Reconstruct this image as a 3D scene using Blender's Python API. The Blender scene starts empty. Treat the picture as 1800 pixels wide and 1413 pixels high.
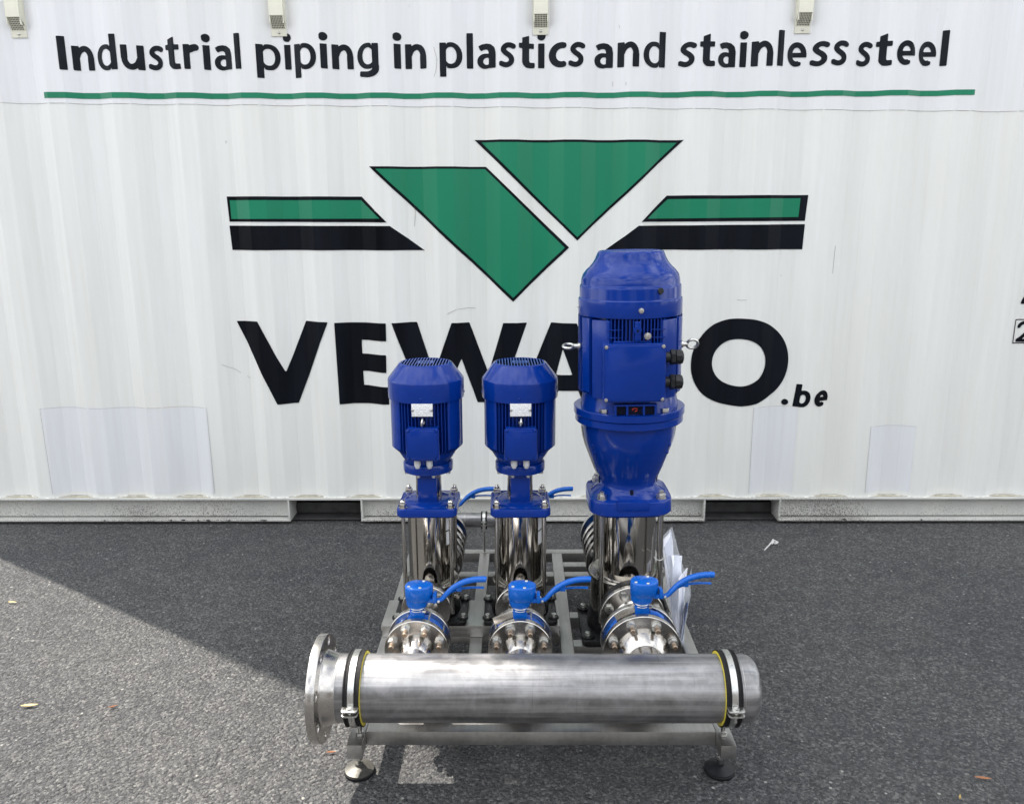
import bpy, bmesh, math, random
import numpy as np
from mathutils import Matrix, Vector
random.seed(7)
SC = bpy.context.scene
COL = SC.collection
PI = math.pi
rad = math.radians

# ---------------------------------------------------------------- camera, light, exposure
cd = bpy.data.cameras.new('camera'); cam = bpy.data.objects.new('camera', cd); COL.objects.link(cam)
cd.sensor_width = 36.0; cd.lens = 36.0 * 1420.0 / 1800.0; cd.clip_end = 500; cd.clip_start = .05
cam.matrix_world = Matrix.Translation((0, 0, 1.48)) @ Matrix.Rotation(rad(.46), 4, 'Z') @ Matrix.Rotation(rad(90 - 12.9), 4, 'X') @ Matrix.Rotation(rad(-.22), 4, 'Z')
SC.camera = cam
SUN_EL = 59.0; CLOUD = 13.5; SUN_AZ = Vector((-.843, .538, 0)).normalized()      # direction towards the sun
w = bpy.data.worlds.new('World'); SC.world = w; w.use_nodes = True
nt = w.node_tree; bg = nt.nodes['Background']
sky = nt.nodes.new('ShaderNodeTexSky'); sky.sky_type = 'NISHITA'; sky.sun_disc = False
sky.sun_elevation = rad(SUN_EL); sky.sun_rotation = math.atan2(SUN_AZ.x, SUN_AZ.y); sky.dust_density = 3.0
sky.air_density = 1.0
# broken white cloud over the whole sky, the same in every direction
tcw = nt.nodes.new('ShaderNodeTexCoord'); mpw = nt.nodes.new('ShaderNodeMapping'); mpw.inputs['Scale'].default_value = (1, 1, 2.2)
nw = nt.nodes.new('ShaderNodeTexNoise'); nw.inputs['Scale'].default_value = 2.3; nw.inputs['Detail'].default_value = 3; nw.inputs['Roughness'].default_value = .55
rw_ = nt.nodes.new('ShaderNodeValToRGB'); rw_.color_ramp.elements[0].position = .34; rw_.color_ramp.elements[1].position = .52
mw = nt.nodes.new('ShaderNodeMix'); mw.data_type = 'RGBA'; mw.inputs[7].default_value = (CLOUD * .95, CLOUD * .98, CLOUD, 1)
nt.links.new(tcw.outputs['Generated'], mpw.inputs[0]); nt.links.new(mpw.outputs[0], nw.inputs['Vector']); nt.links.new(nw.outputs[0], rw_.inputs[0])
n2w = nt.nodes.new('ShaderNodeTexNoise'); n2w.inputs['Scale'].default_value = 4.5; n2w.inputs['Detail'].default_value = 2; nt.links.new(mpw.outputs[0], n2w.inputs['Vector'])
r2w = nt.nodes.new('ShaderNodeValToRGB'); r2w.color_ramp.elements[0].position = .36; r2w.color_ramp.elements[1].position = .66
r2w.color_ramp.elements[0].color = (CLOUD * .066, CLOUD * .068, CLOUD * .0705, 1); r2w.color_ramp.elements[1].color = (CLOUD * .130, CLOUD * .132, CLOUD * .133, 1)
sw = nt.nodes.new('ShaderNodeVectorMath'); sw.operation = 'SCALE'; sw.inputs['Scale'].default_value = 10.0
nt.links.new(n2w.outputs[0], r2w.inputs[0]); nt.links.new(r2w.outputs[0], sw.inputs[0]); nt.links.new(sw.outputs[0], mw.inputs[7])
nt.links.new(rw_.outputs[0], mw.inputs[0]); nt.links.new(sky.outputs[0], mw.inputs[6]); nt.links.new(mw.outputs[2], bg.inputs[0]); bg.inputs[1].default_value = 0.092
ld = bpy.data.lights.new('sun', 'SUN'); ld.energy = 4.9; ld.angle = rad(.53); ld.color = (1, .93, .84)
sun = bpy.data.objects.new('sun', ld); COL.objects.link(sun)
sd = Vector((SUN_AZ.x * math.cos(rad(SUN_EL)), SUN_AZ.y * math.cos(rad(SUN_EL)), math.sin(rad(SUN_EL))))
sun.rotation_euler = (-sd).to_track_quat('-Z', 'Y').to_euler(); sun.location = sd * 20
SC.view_settings.view_transform = 'Standard'; SC.view_settings.look = 'None'
SC.view_settings.gamma = 1; SC.view_settings.exposure = 1.12; SC.view_settings.use_curve_mapping = False

# ---------------------------------------------------------------- mesh helpers
class G:
    def __init__(s): s.v = []; s.f = []
    def add(s, v, f, M=None):
        o = len(s.v)
        s.v += [tuple(M @ Vector(p)) for p in v] if M is not None else [tuple(p) for p in v]
        s.f += [tuple(i + o for i in q) for q in f]; return s
    def lathe(s, prof, n=48, M=None):
        v = []; f = []; rings = []
        for r, z in prof:
            if r < 1e-6: rings.append([len(v)]); v.append((0, 0, z))
            else:
                rings.append(list(range(len(v), len(v) + n)))
                v += [(r * math.cos(2 * PI * k / n), r * math.sin(2 * PI * k / n), z) for k in range(n)]
        for a, b in zip(rings, rings[1:]):
            for k in range(n):
                k2 = (k + 1) % n
                if len(a) == 1 and len(b) == 1: continue
                if len(a) == 1: f.append((a[0], b[k2], b[k]))
                elif len(b) == 1: f.append((a[k], a[k2], b[0]))
                else: f.append((a[k], a[k2], b[k2], b[k]))
        return s.add(v, f, M)
    def box(s, x0, x1, y0, y1, z0, z1, M=None, bev=0.0):
        if bev <= 0:
            v = [(x0, y0, z0), (x1, y0, z0), (x1, y1, z0), (x0, y1, z0), (x0, y0, z1), (x1, y0, z1), (x1, y1, z1), (x0, y1, z1)]
            f = [(0, 3, 2, 1), (4, 5, 6, 7), (0, 1, 5, 4), (1, 2, 6, 5), (2, 3, 7, 6), (3, 0, 4, 7)]
            return s.add(v, f, M)
        bm = bmesh.new(); bmesh.ops.create_cube(bm, size=1)
        for q in bm.verts: q.co = Vector(((x0 + x1) / 2 + q.co.x * (x1 - x0), (y0 + y1) / 2 + q.co.y * (y1 - y0), (z0 + z1) / 2 + q.co.z * (z1 - z0)))
        bmesh.ops.bevel(bm, geom=bm.edges[:], offset=bev, segments=2, affect='EDGES', profile=.6)
        bm.verts.index_update()
        s.add([q.co[:] for q in bm.verts], [tuple(q.index for q in fc.verts) for fc in bm.faces], M); bm.free(); return s
    def cyl(s, p0, p1, r, n=16, r1=None):
        p0 = Vector(p0); p1 = Vector(p1); d = p1 - p0; L = d.length
        M = Matrix.Translation(p0) @ d.to_track_quat('Z', 'Y').to_matrix().to_4x4()
        r1 = r if r1 is None else r1
        return s.lathe([(0, 0), (r, 0), (r1, L), (0, L)], n, M)
    def prism(s, poly, z0, z1, M=None, bev=0.0):
        n = len(poly); lay = []
        def ins(d):
            out = []
            for i in range(n):
                a = Vector(poly[i - 1]); b = Vector(poly[i]); c = Vector(poly[(i + 1) % n])
                t1 = (b - a).normalized(); t2 = (c - b).normalized()
                nn = Vector((-t1.y - t2.y, t1.x + t2.x)); nn = nn / max(nn.length_squared / 2, .3)
                out.append(b + nn * d)
            return out
        if bev > 0: lay = [(ins(bev), z0), (poly, z0 + bev), (poly, z1 - bev), (ins(bev * .3), z1 - bev * .3), (ins(bev), z1)]
        else: lay = [(poly, z0), (poly, z1)]
        v = [(p[0], p[1], z) for pl, z in lay for p in pl]; f = []
        for k in range(len(lay) - 1):
            for i in range(n):
                j = (i + 1) % n; f.append((k * n + i, k * n + j, (k + 1) * n + j, (k + 1) * n + i))
        f.append(tuple(range(n - 1, -1, -1))); f.append(tuple((len(lay) - 1) * n + i for i in range(n)))
        return s.add(v, f, M)
    def tube(s, pts, r, n=12, ry=None, closed=False, up=(0, 0, 1), caps=True):
        P = [Vector(p) for p in pts]; m = len(P); v = []; f = []
        for i, p in enumerate(P):
            if closed: t = (P[(i + 1) % m] - P[i - 1]).normalized()
            else: t = (P[min(i + 1, m - 1)] - P[max(i - 1, 0)]).normalized()
            u = Vector(up); sd_ = t.cross(u)
            if sd_.length < 1e-3: sd_ = t.cross(Vector((0, 1, 0)))
            sd_.normalize(); u = sd_.cross(t).normalized()
            rr = r[i] if isinstance(r, (list, tuple)) else r
            r2 = rr if ry is None else (ry[i] if isinstance(ry, (list, tuple)) else ry)
            for k in range(n):
                a = 2 * PI * k / n; v.append(tuple(p + sd_ * rr * math.cos(a) + u * r2 * math.sin(a)))
        for i in range(m if closed else m - 1):
            j = (i + 1) % m
            for k in range(n):
                k2 = (k + 1) % n; f.append((i * n + k, i * n + k2, j * n + k2, j * n + k))
        if not closed and caps: f.append(tuple(range(n - 1, -1, -1))); f.append(tuple((m - 1) * n + k for k in range(n)))
        return s.add(v, f)

def mkmesh(name, g, mat, ang=32):
    me = bpy.data.meshes.new(name); me.from_pydata(g.v, [], g.f); me.validate()
    if mat is not None:
        me.materials.append(mat)
    bm = bmesh.new(); bm.from_mesh(me); bmesh.ops.recalc_face_normals(bm, faces=bm.faces[:]); bm.to_mesh(me); bm.free()
    me.polygons.foreach_set('use_smooth', [True] * len(me.polygons))
    me.set_sharp_from_angle(angle=rad(ang))
    return me
def put(name, me, parent=None, loc=(0, 0, 0), rot=None, label=None):
    o = bpy.data.objects.new(name, me); COL.objects.link(o); o.location = loc
    if rot: o.rotation_euler = rot
    if parent is not None: o.parent = parent
    if label: o['label'] = label
    return o
def part(name, g, mat, parent, label=None, ang=32): return put(name, mkmesh(name, g, mat, ang), parent, label=label)
def thing(name, loc, label, cat, group=None, rz=0):
    o = bpy.data.objects.new(name, None); COL.objects.link(o); o.location = loc; o.rotation_euler = (0, 0, rz)
    o.empty_display_size = .05; o['label'] = label; o['category'] = cat
    if group: o['group'] = group
    return o
def copy_tree(o, parent=None):
    c = o.copy(); COL.objects.link(c)
    if parent is not None: c.parent = parent
    for ch in [q for q in COL.objects if q.parent == o]: copy_tree(ch, c)
    return c
def holes_plate(name, outer, holes, thick, mat, bev=.0015):
    """flat plate with real holes, made in XY, centred on z=0"""
    cu = bpy.data.curves.new(name, 'CURVE'); cu.dimensions = '2D'; cu.fill_mode = 'BOTH'
    cu.extrude = thick / 2 - bev; cu.bevel_depth = bev; cu.bevel_resolution = 1; cu.offset = -bev
    for poly in [outer] + holes:
        sp = cu.splines.new('POLY'); sp.points.add(len(poly) - 1)
        for q, p in zip(sp.points, poly): q.co = (p[0], p[1], 0, 1)
        sp.use_cyclic_u = True
    ob = bpy.data.objects.new(name, cu); COL.objects.link(ob)
    dg = bpy.context.evaluated_depsgraph_get()
    me = bpy.data.meshes.new_from_object(ob.evaluated_get(dg)); bpy.data.objects.remove(ob)
    me.name = name; me.materials.clear(); me.materials.append(mat)
    me.polygons.foreach_set('use_smooth', [True] * len(me.polygons)); me.set_sharp_from_angle(angle=rad(30))
    return me
def circ(r, n=40, cx=0, cy=0, a0=0): return [(cx + r * math.cos(a0 + 2 * PI * k / n), cy + r * math.sin(a0 + 2 * PI * k / n)) for k in range(n)]
def rrect(hx, hy, r, n=6, cx=0, cy=0):
    o = []
    for sx, sy, a in ((1, 1, 0), (-1, 1, 90), (-1, -1, 180), (1, -1, 270)):
        for k in range(n + 1):
            t = rad(a + 90 * k / n); o.append((cx + sx * (hx - r) + r * math.cos(t), cy + sy * (hy - r) + r * math.sin(t)))
    return o
MY = Matrix.Rotation(rad(90), 4, 'X')      # lathe axis z -> -y (towards the camera)
MX = Matrix.Rotation(rad(90), 4, 'Y')      # lathe axis z -> +x

# ---------------------------------------------------------------- materials
def nm(name):
    m = bpy.data.materials.new(name); m.use_nodes = True; t = m.node_tree
    return m, t, t.nodes['Principled BSDF']
def ramp(t, fac, stops):
    r = t.nodes.new('ShaderNodeValToRGB'); e = r.color_ramp.elements
    e[0].position, e[0].color = stops[0][0], (*stops[0][1], 1); e[1].position, e[1].color = stops[-1][0], (*stops[-1][1], 1)
    for p, c in stops[1:-1]:
        q = e.new(p); q.color = (*c, 1)
    t.links.new(fac, r.inputs[0]); return r.outputs[0]
def noise(t, scale, detail=4, rough=.55, mapscale=None, dist=0):
    n = t.nodes.new('ShaderNodeTexNoise'); n.inputs['Scale'].default_value = scale; n.inputs['Detail'].default_value = detail
    n.inputs['Roughness'].default_value = rough; n.inputs['Distortion'].default_value = dist
    tc = t.nodes.new('ShaderNodeTexCoord'); mp = t.nodes.new('ShaderNodeMapping')
    if mapscale: mp.inputs['Scale'].default_value = mapscale
    t.links.new(tc.outputs['Object'], mp.inputs[0]); t.links.new(mp.outputs[0], n.inputs['Vector']); return n.outputs[0]
def mixc(t, fac, a, b, mode='MIX'):
    m = t.nodes.new('ShaderNodeMix'); m.data_type = 'RGBA'; m.blend_type = mode
    for k, q in ((0, fac), (6, a), (7, b)):
        if isinstance(q, (int, float)): m.inputs[k].default_value = q
        elif isinstance(q, tuple): m.inputs[k].default_value = (*q, 1)
        else: t.links.new(q, m.inputs[k])
    return m.outputs[2]
def bump(t, b, h, strength, dist):
    n = t.nodes.new('ShaderNodeBump'); n.inputs['Strength'].default_value = strength; n.inputs['Distance'].default_value = dist
    t.links.new(h, n.inputs['Height']); t.links.new(n.outputs[0], b.inputs['Normal'])
def mathn(t, op, a, b=0.0, clamp=False):
    m = t.nodes.new('ShaderNodeMath'); m.operation = op; m.use_clamp = clamp
    for k, q in ((0, a), (1, b)):
        if isinstance(q, (int, float)): m.inputs[k].default_value = q
        else: t.links.new(q, m.inputs[k])
    return m.outputs[0]
def simple(name, col, rough=.5, metal=0, var=.12, vs=30, bumpd=0, bs=200, coat=0, rvar=.1, ms=None, spec=.5):
    m, t, b = nm(name)
    n = noise(t, vs, 5, .6, ms)
    lo = tuple(c * (1 - var) for c in col); hi = tuple(min(1, c * (1 + var)) for c in col)
    t.links.new(ramp(t, n, [(.3, lo), (.7, hi)]), b.inputs['Base Color'])
    b.inputs['Metallic'].default_value = metal; b.inputs['Specular IOR Level'].default_value = spec
    rr = ramp(t, noise(t, vs * 2.3, 4, .6, ms), [(.3, (max(.02, rough - rvar),) * 3), (.7, (min(1, rough + rvar),) * 3)])
    t.links.new(rr, b.inputs['Roughness'])
    if coat: b.inputs['Coat Weight'].default_value = coat; b.inputs['Coat Roughness'].default_value = .08
    if bumpd: bump(t, b, noise(t, bs, 3), .5, bumpd)
    return m

M = {}
M['motor'] = simple('motor blue enamel', (.0014, .026, .215), .13, 0, .07, 14, 0, 0, 0, .02, None, .30)
M['grille'] = simple('grille enamel with painted sky sheen', (.035, .070, .27), .42, 0, .05, 30, spec=.5)  # motor blue made paler: sky sheen on the bars put into the colour
M['valve'] = simple('valve blue enamel', (.002, .098, .45), .26, 0, .06, 40, .0003, 160, 0, .05, None, .4)
M['mirror'] = simple('polished stainless sleeve', (.50, .475, .44), .085, 1, .04, 8, .0005, 12, 0, .02, (1, 1, .12))
M['steel'] = simple('machined stainless flange', (.50, .48, .455), .24, 1, .07, 24, 0, 0, 0, .05)
M['rodsteel'] = simple('drawn stainless rod', (.42, .41, .39), .22, 1, .06, 60, 0, 0, 0, .05)
M['cast'] = simple('electropolished casting', (.36, .34, .31), .26, 1, .08, 30, 0, 0, 0, .05)
M['zinc'] = simple('zinc plated fastener', (.60, .60, .58), .30, 1, .06, 60, 0, 0, 0, .05)
M['acorn'] = simple('bright acorn nut', (.62, .60, .57), .12, 1, .05, 90, 0, 0, 0, .03)
M['stud'] = simple('copper greased stud end', (.34, .265, .20), .45, 1, .35, 220, .0003, 900, 0, .1)
M['blackcast'] = simple('black painted cast base', (.007, .007, .008), .30, 0, .2, 40, .0004, 120, 0, .06, None, .35)
M['rubber'] = simple('black rubber', (.009, .009, .010), .65, 0, .25, 60, .0003, 300, spec=.25)
M['yellow'] = simple('yellow lining stripe', (.60, .50, .05), .5)
M['blackplastic'] = simple('black nylon', (.010, .011, .013), .42, 0, .15, 60, spec=.35)
M['greyplastic'] = simple('pale grey nylon', (.50, .51, .52), .42, 0, .06, 60)
M['dark'] = simple('painted motor shade', (.002, .004, .018), .7, spec=.2)  # near-black stands in for shade inside the fan covers and openings
M['red'] = simple('red shaft mark', (.5, .03, .01), .5)
M['cream'] = simple('cream painted vent', (.72, .71, .60), .45, 0, .06, 20)
M['pocket'] = simple('dark tunnel and recess', (.045, .045, .045), .7, 0, .5, 12, .001, 60)  # dark steel of fork tunnels; also stands in for shade behind vent grilles
M['bead'] = simple('rough white sealant paint', (.66, .66, .62), .6, 0, .35, 60, .003, 90)
M['decalblack'] = simple('black vinyl', (.006, .0075, .011), .36, 0, .5, 7, 0, 0, 0, .06, (1, 1, .1), .07)
M['decaltext'] = simple('charcoal vinyl', (.010, .0125, .017), .42, 0, .3, 14, 0, 0, 0, .08, None, .1)
M['decalgreen'] = simple('green vinyl', (.008, .190, .100), .36, 0, .08, 3, 0, 0, 0, .05, (1, 1, .1), .3)
M['paper'] = simple('white paper', (.82, .83, .90), .7, 0, .06, 25)
M['blueprint'] = simple('blue leaflet', (.05, .10, .30), .4, 0, .4, 40)
M['leaf'] = simple('dry yellow leaf', (.50, .36, .13), .6, 0, .3, 90)
M['leafbrown'] = simple('dry brown leaf', (.30, .13, .06), .6, 0, .3, 90)
M['wisp'] = simple('white scrap of tape', (.55, .55, .54), .5, 0, .15, 90)
M['roofsteel'] = simple('container roof paint', (.5, .5, .48), .5)

M['footsteel'] = simple('dull foot plate', (.10, .098, .09), .5, .6, .25, 40)
def mk_rail():      # brushed square tube
    m, t, b = nm('brushed stainless tube'); b.inputs['Metallic'].default_value = 1
    n1 = noise(t, 9, 6, .65); n2 = noise(t, 70, 4, .6, (1, .12, 1))
    c = mixc(t, .4, ramp(t, n1, [(.28, (.36, .355, .34)), (.72, (.58, .57, .55))]), ramp(t, n2, [(.3, (.36, .35, .34)), (.7, (.60, .59, .57))]))
    t.links.new(c, b.inputs['Base Color'])
    t.links.new(ramp(t, n1, [(.3, (.32,) * 3), (.7, (.46,) * 3)]), b.inputs['Roughness']); bump(t, b, n2, .3, .0003); return m
M['rail'] = mk_rail()
def mk_pipe():      # dull mill finish with cloudy handling marks and drag lines round the pipe
    m, t, b = nm('mill finish stainless pipe'); b.inputs['Metallic'].default_value = .82
    n1 = noise(t, 11, 6, .6, (.8, 1, 1), .9); n2 = noise(t, 42, 5, .65, (1, .8, .8), .5); n3 = noise(t, 130, 3, .6, (1, .03, .03)); n4 = noise(t, 46, 4, .6, (.025, 1, 1))
    c = mixc(t, .5, ramp(t, n1, [(.40, (.235, .232, .235)), (.5, (.295, .293, .300)), (.58, (.37, .37, .385))]), ramp(t, n2, [(.42, (.22, .217, .22)), (.58, (.37, .368, .38))]))
    c = mixc(t, .46, c, ramp(t, n4, [(.42, (.13, .13, .13)), (.58, (.42, .415, .42))]))
    c = mixc(t, .9, c, ramp(t, n3, [(.24, (.6, .6, .6)), (.34, (1, 1, 1))]), 'MULTIPLY')
    t.links.new(c, b.inputs['Base Color'])
    t.links.new(ramp(t, n1, [(.40, (.30,) * 3), (.60, (.50,) * 3)]), b.inputs['Roughness']); bump(t, b, n2, .3, .0005); return m
M['pipe'] = mk_pipe()

def mk_wall(name, base, dirt=1.0):
    m, t, b = nm(name)
    n1 = noise(t, 5.5, 7, .62, (1.0, 1, .10)); n2 = noise(t, 38, 5, .6, (1, 1, .045)); n3 = noise(t, .9, 3, .5)
    hi = base; lo = tuple(c * k for c, k in zip(base, (.91, .905, .88)))
    c = mixc(t, .55, ramp(t, n1, [(.30, lo), (.58, hi)]), ramp(t, n2, [(.30, lo), (.62, hi)]))
    c = mixc(t, mathn(t, 'MULTIPLY', ramp(t, n3, [(.4, (0, 0, 0)), (.7, (1, 1, 1))]), .35), c, tuple(q * k for q, k in zip(base, (.93, .91, .83))))
    # small dark scuffs and rust pin marks
    v = t.nodes.new('ShaderNodeTexVoronoi'); v.inputs['Scale'].default_value = 7.0; v.inputs['Randomness'].default_value = 1
    tc = t.nodes.new('ShaderNodeTexCoord'); mp = t.nodes.new('ShaderNodeMapping'); mp.inputs['Scale'].default_value = (1, 1, .55)
    t.links.new(tc.outputs['Object'], mp.inputs[0]); t.links.new(mp.outputs[0], v.inputs['Vector'])
    spot = ramp(t, v.outputs['Distance'], [(.018, (1, 1, 1)), (.035, (0, 0, 0))])
    pick = ramp(t, v.outputs['Color'], [(.45, (0, 0, 0)), (.75, (1, 1, 1))])
    sp = mathn(t, 'MULTIPLY', mathn(t, 'MULTIPLY', spot, pick), .55 * dirt)
    c = mixc(t, sp, c, (.20, .18, .16))
    s2 = noise(t, 16, 8, .75, (1, 1, .22), 1.2)
    c = mixc(t, mathn(t, 'MULTIPLY', ramp(t, s2, [(.68, (0, 0, 0)), (.76, (1, 1, 1))]), .30 * dirt), c, (.30, .28, .25))
    t.links.new(c, b.inputs['Base Color'])
    t.links.new(ramp(t, n1, [(.3, (.42,) * 3), (.7, (.6,) * 3)]), b.inputs['Roughness'])
    bump(t, b, noise(t, 14, 4, .5), .25, .002)
    return m
M['wall'] = mk_wall('weathered white container paint', (.752, .766, .758))
M['film'] = mk_wall('lilac tinted repair film', (.715, .735, .778), .8)
M['bandfilm'] = mk_wall('white lettering film', (.745, .755, .785), .6)
def mk_railpaint():
    m, t, b = nm('stone chipped rail paint')
    tc = t.nodes.new('ShaderNodeTexCoord'); sx = t.nodes.new('ShaderNodeSeparateXYZ'); t.links.new(tc.outputs['Object'], sx.inputs[0])
    n = noise(t, 240, 4, .75, (1, 1, .6)); n2 = noise(t, 1.1, 2)
    low = mathn(t, 'MULTIPLY', mathn(t, 'SUBTRACT', .14, sx.outputs['Z']), .9)
    amt = mathn(t, 'ADD', mathn(t, 'ADD', n, low), mathn(t, 'MULTIPLY', mathn(t, 'SUBTRACT', n2, .5), .55))
    c = mixc(t, ramp(t, amt, [(.60, (0, 0, 0)), (.70, (1, 1, 1))]), ramp(t, noise(t, 5, 5), [(.3, (.47, .475, .455)), (.7, (.60, .60, .565))]), (.14, .13, .115))
    t.links.new(c, b.inputs['Base Color']); b.inputs['Roughness'].default_value = .65; bump(t, b, n, .4, .002); return m
M['railpaint'] = mk_railpaint()

def mk_asphalt():
    m, t, b = nm('asphalt')
    tc = t.nodes.new('ShaderNodeTexCoord')
    def vor(scale, feat='F1'):
        v = t.nodes.new('ShaderNodeTexVoronoi'); v.inputs['Scale'].default_value = scale; v.feature = feat; t.links.new(tc.outputs['Object'], v.inputs['Vector']); return v
    v1 = vor(150); v2 = vor(85); v3 = vor(46)
    sepc = t.nodes.new('ShaderNodeSeparateColor'); t.links.new(v1.outputs['Color'], sepc.inputs[0])
    sepd = t.nodes.new('ShaderNodeSeparateColor'); t.links.new(v3.outputs['Color'], sepd.inputs[0])
    grain = ramp(t, sepc.outputs[0], [(0, (.065, .066, .069)), (.5, (.098, .099, .102)), (.85, (.140, .140, .141)), (1, (.215, .213, .207))])
    fine = ramp(t, noise(t, 420, 3, .7), [(.3, (.55,) * 3), (.7, (1.35,) * 3)])
    c = mixc(t, 1, grain, fine, 'MULTIPLY')
    big = ramp(t, noise(t, 1.3, 6, .6), [(.3, (.80, .81, .84)), (.7, (1.16, 1.15, 1.12))])
    c = mixc(t, 1, c, big, 'MULTIPLY')
    mid = ramp(t, noise(t, 16, 4, .6), [(.3, (.86,) * 3), (.7, (1.14,) * 3)])
    c = mixc(t, 1, c, mid, 'MULTIPLY')
    # scattered pale stones
    st = mathn(t, 'MULTIPLY', ramp(t, sepd.outputs[1], [(.955, (0, 0, 0)), (.965, (1, 1, 1))]), ramp(t, v3.outputs['Distance'], [(.16, (1, 1, 1)), (.24, (0, 0, 0))]))
    c = mixc(t, mathn(t, 'MULTIPLY', st, .75), c, (.48, .47, .44))
    dust = ramp(t, noise(t, 2.1, 7, .7, (1, 1.4, 1), .8), [(.60, (0, 0, 0)), (.72, (1, 1, 1))])
    c = mixc(t, mathn(t, 'MULTIPLY', dust, .16), c, (.24, .22, .17))
    t.links.new(c, b.inputs['Base Color']); b.inputs['Roughness'].default_value = .78; b.inputs['Specular IOR Level'].default_value = .16
    h = mathn(t, 'SUBTRACT', mathn(t, 'ADD', noise(t, 160, 5, .7), mathn(t, 'MULTIPLY', noise(t, 62, 4, .6), 1.2)), mathn(t, 'ADD', v2.outputs['Distance'], mathn(t, 'MULTIPLY', v1.outputs['Distance'], .6)))
    bump(t, b, h, 1.0, .0105); return m
M['asphalt'] = mk_asphalt()
def mk_plastic():
    m, t, b = nm('clear polythene'); out = t.nodes['Material Output']
    tr = t.nodes.new('ShaderNodeBsdfTransparent'); tr.inputs[0].default_value = (.93, .94, .96, 1)
    gl = t.nodes.new('ShaderNodeBsdfGlossy'); gl.inputs['Roughness'].default_value = .2
    df = t.nodes.new('ShaderNodeBsdfDiffuse'); df.inputs[0].default_value = (.8, .82, .85, 1)
    lw = t.nodes.new('ShaderNodeLayerWeight'); lw.inputs[0].default_value = .08
    m1 = t.nodes.new('ShaderNodeMixShader'); m2 = t.nodes.new('ShaderNodeMixShader')
    t.links.new(lw.outputs['Fresnel'], m1.inputs[0]); t.links.new(tr.outputs[0], m1.inputs[1]); t.links.new(gl.outputs[0], m1.inputs[2])
    m2.inputs[0].default_value = .16; t.links.new(m1.outputs[0], m2.inputs[1]); t.links.new(df.outputs[0], m2.inputs[2])
    n = t.nodes.new('ShaderNodeBump'); n.inputs['Distance'].default_value = .01; n.inputs['Strength'].default_value = .6
    t.links.new(noise(t, 22, 4, .6), n.inputs['Height']); t.links.new(n.outputs[0], gl.inputs['Normal']); t.links.new(n.outputs[0], lw.inputs['Normal'])
    t.links.new(m2.outputs[0], out.inputs['Surface']); return m
M['plastic'] = mk_plastic()
def mk_print():     # nameplate: pale aluminium with rows of tiny print
    m, t, b = nm('printed nameplate')
    tc = t.nodes.new('ShaderNodeTexCoord'); sx = t.nodes.new('ShaderNodeSeparateXYZ'); t.links.new(tc.outputs['Object'], sx.inputs[0])
    rows = mathn(t, 'GREATER_THAN', mathn(t, 'FRACT', mathn(t, 'MULTIPLY', sx.outputs['Z'], 190)), .52)
    n = noise(t, 420, 2, .5, (1, 1, .5)); ink = mathn(t, 'MULTIPLY', mathn(t, 'MULTIPLY', rows, ramp(t, n, [(.46, (0, 0, 0)), (.54, (1, 1, 1))])), .42)
    t.links.new(mixc(t, ink, (.80, .81, .83), (.12, .13, .16)), b.inputs['Base Color']); b.inputs['Roughness'].default_value = .35; return m
M['print'] = mk_print()

# ---------------------------------------------------------------- ground
g = G(); g.add([(-60, -60, 0), (60, -60, 0), (60, 60, 0), (-60, 60, 0)], [(0, 1, 2, 3)])
gr = part('ground', g, M['asphalt'], None); gr['kind'] = 'structure'

# unseen building behind the photographer, added to darken the reflections
wh = thing('added_warehouse', (0, -11, 0), 'added dark building behind the camera, mirrored in the steel sleeves', 'building')
M['clad'] = simple('dark brown cladding', (.075, .062, .052), .7, 0, .25, .6)
M['plinth'] = simple('concrete plinth', (.30, .28, .25), .8, 0, .2, 1.5)
M['shutter'] = simple('grey roller door', (.33, .34, .36), .5, 0, .1, 1)
g = G(); g.box(-26, 26, -10, 0, .8, 4.9); part('wall', g, M['clad'], wh)
g = G(); g.box(-26.05, 26.05, -10.05, .06, 0, .8); part('plinth', g, M['plinth'], wh)
for x in range(-24, 25, 8):
    g = G(); g.box(x - 1.7, x + 1.7, .02, .09, .02, 3.9)
    for k in range(1, 12): g.box(x - 1.68, x + 1.68, .09, .11, .3 * k, .3 * k + .04)
    part('roller_door', g, M['shutter'], wh)
g = G(); g.box(-26.3, 26.3, -10.3, .25, 4.9, 5.12); part('roof', g, M['shutter'], wh)

# ---------------------------------------------------------------- container
WY, DEP, PITCH, X0C = 3.767, .031, .2854, -2.466
CX0, CX1, CZ0, CZ1 = -2.957, 3.101, .016, 2.607
def wall_y(x):
    d = abs((x - X0C + PITCH / 2) % PITCH - PITCH / 2)
    if d < .037: return WY + DEP
    if d < .104: return WY + DEP * (1 - (d - .037) / .067)
    return WY
def breaks(a, b):
    xs = []; k = math.floor((a - X0C) / PITCH) - 1
    while X0C + k * PITCH < b + PITCH:
        c = X0C + k * PITCH; xs += [c - .104, c - .037, c + .037, c + .104]; k += 1
    return [x for x in xs if a + 1e-5 < x < b - 1e-5]
def strip_sheet(g, a, b, z0, z1, off, n=6):
    """sheet that follows the corrugation; z0/z1 may be functions of x"""
    f0 = z0 if callable(z0) else (lambda x: z0); f1 = z1 if callable(z1) else (lambda x: z1)
    xs = sorted([a, b] + breaks(a, b)); v = []; f = []
    for x in xs:
        for k in range(n + 1):
            zz = f0(x) + (f1(x) - f0(x)) * k / n; v.append((x, wall_y(x) - off, zz))
    m = n + 1
    for i in range(len(xs) - 1):
        for k in range(n): f.append((i * m + k, (i + 1) * m + k, (i + 1) * m + k + 1, i * m + k + 1))
    g.add(v, f)
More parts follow.
